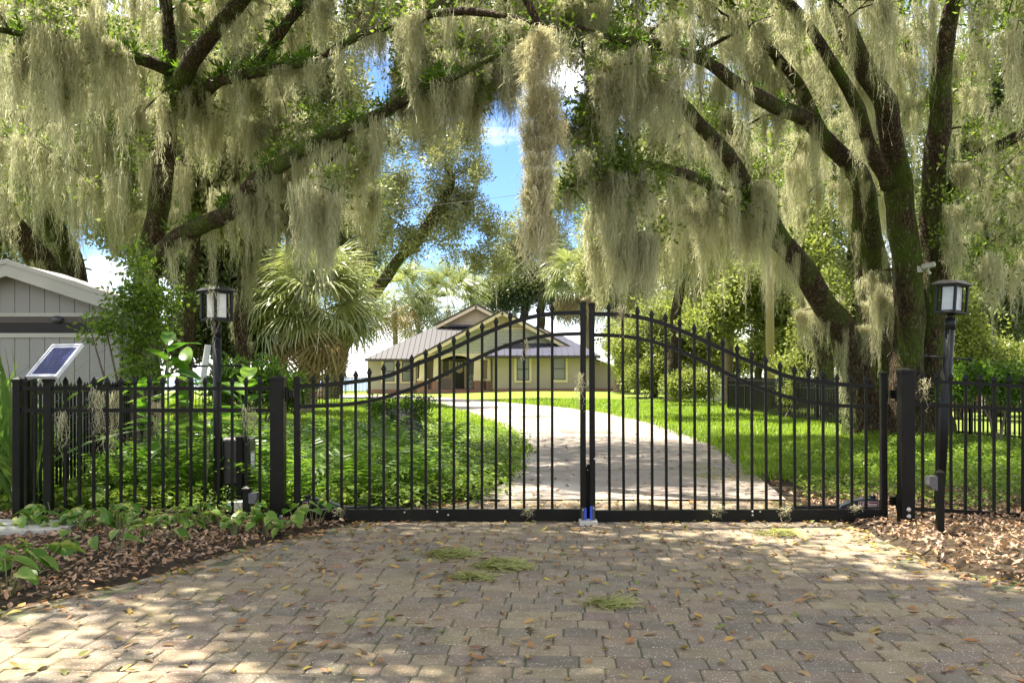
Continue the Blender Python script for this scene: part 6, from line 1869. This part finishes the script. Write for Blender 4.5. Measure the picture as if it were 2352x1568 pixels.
for poly, nl, lab in ((LITL, 11500, 'deep brown oak leaf litter between the pavers and pothos'), (LITR, 11500, 'deep brown oak leaf litter around the sensor post')):
    # soil mound under the leaves
    m = MB(); P = np.array(poly); ctr = P.mean(axis=0)
    xs0, xs1, ys0, ys1 = P[:, 0].min(), P[:, 0].max(), P[:, 1].min(), P[:, 1].max()
    st = 0.16; idx = {}
    nx, ny = int((xs1-xs0)/st)+1, int((ys1-ys0)/st)+1
    for j in range(ny+1):
        for i in range(nx+1):
            x, y = xs0+i*st, ys0+j*st
            m.v.append((x, y, (mound(poly, x, y) if in_poly(x, y, poly) else -0.05)))
    for j in range(ny):
        for i in range(nx):
            a = j*(nx+1)+i
            m.f.append((a, a+1, a+nx+2, a+nx+1))
    o = m.build('litter_bed', M_SOIL, None, True); tag(o, kind='structure')
    p = bed_points(nl, poly); 
    # keep what the frame can show
    p = [q for q in p if abs(q[0]) < 0.70*q[1]+0.6]
    p = [(x, y, max(0.0, mound(poly, x, y))+random.uniform(0.004, 0.035)) for x, y, _ in p]; n = len(p)
    rr_ = rng.normal(0, 0.38, (n, 3)); rr_[:, 2] = rng.uniform(0, 6.28, n)
    tag(scatter('leaf_litter', 'dead_leaf', p, rr_, rng.uniform(0.4, 1.25, n)), lab, 'leaf litter', kind='stuff')
for k_, poly in enumerate((LITL, LITR)):
    tm = MB()
    for _ in range(150):
        x, y, _z = bed_points(1, poly)[0]
        if abs(x) > 0.56*y+0.3: continue
        a = random.uniform(0, 6.28); L = random.uniform(0.05, 0.22); z = max(0, mound(poly, x, y))+random.uniform(0.015, 0.035)
        d = Vector((math.cos(a), math.sin(a), 0))*L; q = Vector((x, y, z))
        tm.tube([q, q+d*0.5+Vector((random.gauss(0, 0.01), random.gauss(0, 0.01), 0.006)), q+d], [0.0035, 0.003, 0.0015], 5)
    tag(tm.build('litter_twigs', M_TWIG), 'thin dead twigs among the leaf litter by the ' + ('pothos' if k_ == 0 else 'sensor post'), 'twigs', kind='stuff')
# leaves lying on the pavers: the nearest as things, the rest as one mass
cand = []
while len(cand) < 1400:
    y = 3.3+5.9*random.random(); x = random.uniform(-0.75*y, 0.75*y)
    if not in_poly(x, y, APRON): continue
    if random.random() > 0.35+0.65*sstep(4.5, 7.2, y): continue
    cand.append((x, y))
PLA = np.array(APL); PRA = np.array(APR)
for _ in range(900):
    E = random.choice((PL, PR)); q = E[random.randrange(len(E))]; s = 1 if E is PL else -1
    x = q[0]+s*abs(random.gauss(0, 0.16)); y = q[1]+random.gauss(0, 0.05)
    if 3.4 < y < 9.2 and abs(x) < 0.75*y: cand.append((x, y))
cand.sort(key=lambda q: q[1])
vis_l = [q for q in cand if abs(q[0]) < 0.53*q[1] and HOR+F*CAMH/q[1] < 1565]
for x, y in vis_l[:220]:
    s = random.uniform(0.65, 1.35)
    o = inst('fallen_leaf', random.choice(LEAVES_S), None, (x, y, 0.008), (random.gauss(0, 0.22), random.gauss(0, 0.22), random.uniform(0, 6.28)), (s, s, s))
    tag(o, 'dry fallen oak leaf lying on the near pavers', 'leaf', 'fallen leaves on the near pavers')
first = set(vis_l[:220])
p = [(x, y, 0.009) for x, y in cand if (x, y) not in first]; n = len(p)
rr_ = rng.normal(0, 0.25, (n, 3)); rr_[:, 2] = rng.uniform(0, 6.28, n)
tag(scatter('fallen_leaves', 'scat_leaf', p, rr_, rng.uniform(0.6, 1.3, n)), 'dry oak leaves strewn over the far pavers towards the gate', 'leaves', kind='stuff')
# leaves on the drive and under the oak
p = []
while len(p) < 520:
    y = 9.5+22*random.random()**1.6; a, b = drive_zone(y); x = random.uniform(a-0.1, b+0.6)
    p.append((x, y, gh(x, y)+0.022))
for _ in range(1100):
    y = 8.4+5*random.random()**1.5; x = random.uniform(2.8, 6.5)
    p.append((x, y, 0.02))
n = len(p); rr_ = rng.normal(0, 0.25, (n, 3)); rr_[:, 2] = rng.uniform(0, 6.28, n)
tag(scatter('fallen_leaves', 'dead_leaf', p, rr_, rng.uniform(0.7, 1.5, n)), 'brown leaves scattered on the concrete drive behind the gate', 'leaves', kind='stuff')

# ------------------------------------------------------------------ pothos in front of the fence
def heart_leaf(L, W, seed):
    g = random.Random(seed); m = MB()
    prof = [(0.0, 0.02), (-0.06, 0.22), (0.05, 0.42), (0.25, 0.5), (0.5, 0.42), (0.75, 0.24), (0.92, 0.08), (1.0, 0.0)]
    for t, w in prof:
        z = -0.25*L*max(0, t)**2
        m.v += [(L*t, -W*w, z+0.25*W*w), (L*max(t, 0), 0, z-0.0), (L*t, W*w, z+0.25*W*w)]
    for i in range(len(prof)-1):
        a = 3*i
        m.f += [(a, a+1, a+4, a+3), (a+1, a+2, a+5, a+4)]
    return m.mesh('leaf', M_POTHOS, True)
HL = [heart_leaf(0.115+0.012*k, 0.085+0.01*k, k) for k in range(4)]
def pothos(x, y, n, s, label, z=0.02):
    g = empty('pothos_plant', (x, y, z)); st = MB()
    for i in range(n):
        az = random.uniform(0, 6.28); r = random.uniform(0.02, 0.16)*s; h = random.uniform(0.07, 0.20)*s
        b = Vector((x+math.cos(az)*r*0.3, y+math.sin(az)*r*0.3, z-0.02)); t = Vector((x+math.cos(az)*r, y+math.sin(az)*r, z+h))
        st.tube([b, b.lerp(t, 0.5)+Vector((0, 0, 0.02)), t], [0.004, 0.0035, 0.003], 5)
        k = s*random.uniform(0.75, 1.2)
        inst('leaf', random.choice(HL), g, t-ORG[g], (random.gauss(0, 0.25), random.uniform(0.0, 0.6), az+random.gauss(0, 0.7)), (k, k, k))
    st.build('stems', M_STEM, g)
    tag(g, label, 'pothos', 'pothos plants in front of the fence')
k = 0
for i in range(40):
    px = 40+i*15.2+random.uniform(-12, 12); Y = random.uniform(7.25, 8.0)-0.25*sstep(250, 600, px)*random.random()
    pothos((px-1176)/F*Y, Y, random.randint(4, 7), random.uniform(0.55, 0.95), 'green and yellow pothos plant in the row along the fence foot')
for px, py, n, lab in ((345, 1250, 5, 'pothos sprig alone on the brown litter left of centre'), (405, 1245, 5, 'broad pothos sprig on the litter nearest the paver edge'), (175, 1290, 4, 'small pothos sprig on the litter far from the fence'), (270, 1285, 3, 'tiny pothos sprig among litter near the paver corner'),
                       (15, 1275, 3, 'pale pothos sprig at the picture edge on the litter'), (690, 1215, 6, 'pothos plant against the base of the gate hinge'), (720, 1205, 5, 'pothos sprig at the paver edge below the gate')):
    Y = F*CAMH/(py-HOR); pothos((px-1176)/F*Y, Y, n, 0.95, lab)
for px, py, n, lab in ((20, 1370, 9, 'leafy weeds at the paver edge in the near corner'), (75, 1330, 8, 'upright weeds beside the near corner of pavers'), (-10, 1330, 8, 'pothos clump cut by the picture edge near the corner')):
    Y = F*CAMH/(py-HOR); pothos((px-1176)/F*Y, Y, n, 1.0, lab)

# ------------------------------------------------------------------ moss caught on things and fallen moss
def draped(px, py, Y, L, w, label, n=26):
    me = moss_mesh(int(px*7+py), n, 0.07*w, 0.005, 9, 1.0, 0.045, M_MOSS_NEAR, 0.05)
    o = inst('moss_strand', me, None, at(px, py, Y), (0, 0, random.uniform(0, 6)), (1, 1, L)); tag(o, label, 'moss', 'moss caught on the ironwork')
draped(226, 895, GY-0.03, 0.70, 1.0, 'grey moss hanging on the fence right of the solar panel', 34)
draped(258, 900, GY+0.15, 0.85, 1.1, 'pale sunlit moss hanging behind the fence pickets', 36)
draped(142, 950, GY-0.03, 0.62, 0.6, 'thin moss strand on the solar panel post')
draped(360, 925, GY+0.1, 0.45, 0.7, 'moss wisp caught on the middle of the fence')
draped(575, 938, GY-0.03, 0.40, 1.0, 'tangled pale moss on the lower rail near the gate post', 34)
draped(493, 665, 8.5, 0.75, 0.8, 'moss wound over the upright lamp lantern', 34)
draped(1333, 860, GY-0.04, 0.45, 0.5, 'moss strand clinging to the middle gate stile', 26)
draped(1428, 705, GY-0.03, 0.35, 0.6, 'moss wisp on the arched rail right of the gate middle', 24)
draped(1205, 782, GY-0.03, 0.30, 0.35, 'thin moss wisp under the arched rail left of the gate middle', 14)
draped(780, 1166, GY-0.04, 0.14, 0.6, 'small moss tuft on the bottom rail near the gate hinge', 16)
draped(1215, 1166, GY-0.04, 0.16, 0.7, 'moss tuft on the bottom rail left of the gate stop', 16)
draped(1650, 1162, GY-0.04, 0.16, 0.6, 'small moss tuft on the bottom rail right of the gate stop', 14)
draped(1805, 1162, GY-0.04, 0.22, 0.9, 'large moss tuft on the bottom rail towards the oak', 20)
draped(1970, 1160, GY-0.04, 0.16, 0.5, 'moss tuft on the bottom rail beside the gate opener', 12)
draped(2125, 870, GY-0.03, 0.35, 0.6, 'moss strand on the fence beside the thick gate post', 20)
def tangle(px, py, rx, ry, n, label):
    Y = F*CAMH/(py-HOR); x = (px-1176)/F*Y
    g = np.random.default_rng(int(px)); V, Fq = [], []
    for s in range(n):
        a = g.uniform(0, 6.28); r = np.sqrt(g.uniform()); p = np.array((rx*r*np.cos(a), ry*r*np.sin(a), g.uniform(0.002, 0.045*(1-r*0.8)+0.006)))
        th = g.uniform(0, 6.28); c = len(V); w = 0.0022
        for k in range(7):
            s_ = np.array((-np.sin(th), np.cos(th), 0))*w
            V += [tuple(p-s_), tuple(p+s_+(0, 0, 0.003))]
            if k: Fq.append((c+2*k-2, c+2*k-1, c+2*k+1, c+2*k))
            th += g.normal(0, 0.7); p = p+np.array((np.cos(th)*0.022, np.sin(th)*0.022, g.normal(0, 0.005))); p[2] = max(0.003, p[2])
    o = inst('moss_tangle', np_mesh('moss_tangle', V, Fq, M_MOSS_GREEN), None, (x, Y, 0.002)); tag(o, label, 'moss', 'fallen moss on the pavers')
tangle(1040, 1276, 0.14, 0.10, 260, 'smaller flat tangle of fallen green moss on the pavers near the gate')
tangle(1155, 1302, 0.15, 0.12, 300, 'larger tangle of fallen green moss, the one reaching the centre')
tangle(1080, 1328, 0.12, 0.05, 120, 'thin tail of fallen moss in front of the larger tangle')
tangle(1400, 1390, 0.08, 0.05, 110, 'small moss tangle mixed with leaves on the near pavers')
tangle(1790, 1228, 0.14, 0.05, 130, 'grey wisp of fallen moss below the gate bottom rail')
st = empty('fallen_stick', at(1905, 1450, F*CAMH/(1450-HOR)))
a, b = (at(1875, 1436, F*CAMH/(1436-HOR))), (at(1960, 1462, F*CAMH/(1462-HOR)))
up = Vector((0, 0, 0.012))
MB().tube([a+up, a.lerp(b, 0.35)+up*1.8, a.lerp(b, 0.7)+up*1.3, b+up], [0.005, 0.009, 0.010, 0.006], 7).build('stick', M_TWIG, st, True)
MB().tube([a.lerp(b, 0.55)+up*1.4, a.lerp(b, 0.75)+Vector((0.01, 0.06, 0.02))], [0.005, 0.003], 6).build('side_twig', M_TWIG, st)
tag(st, 'short broken stick lying on the pavers', 'stick')
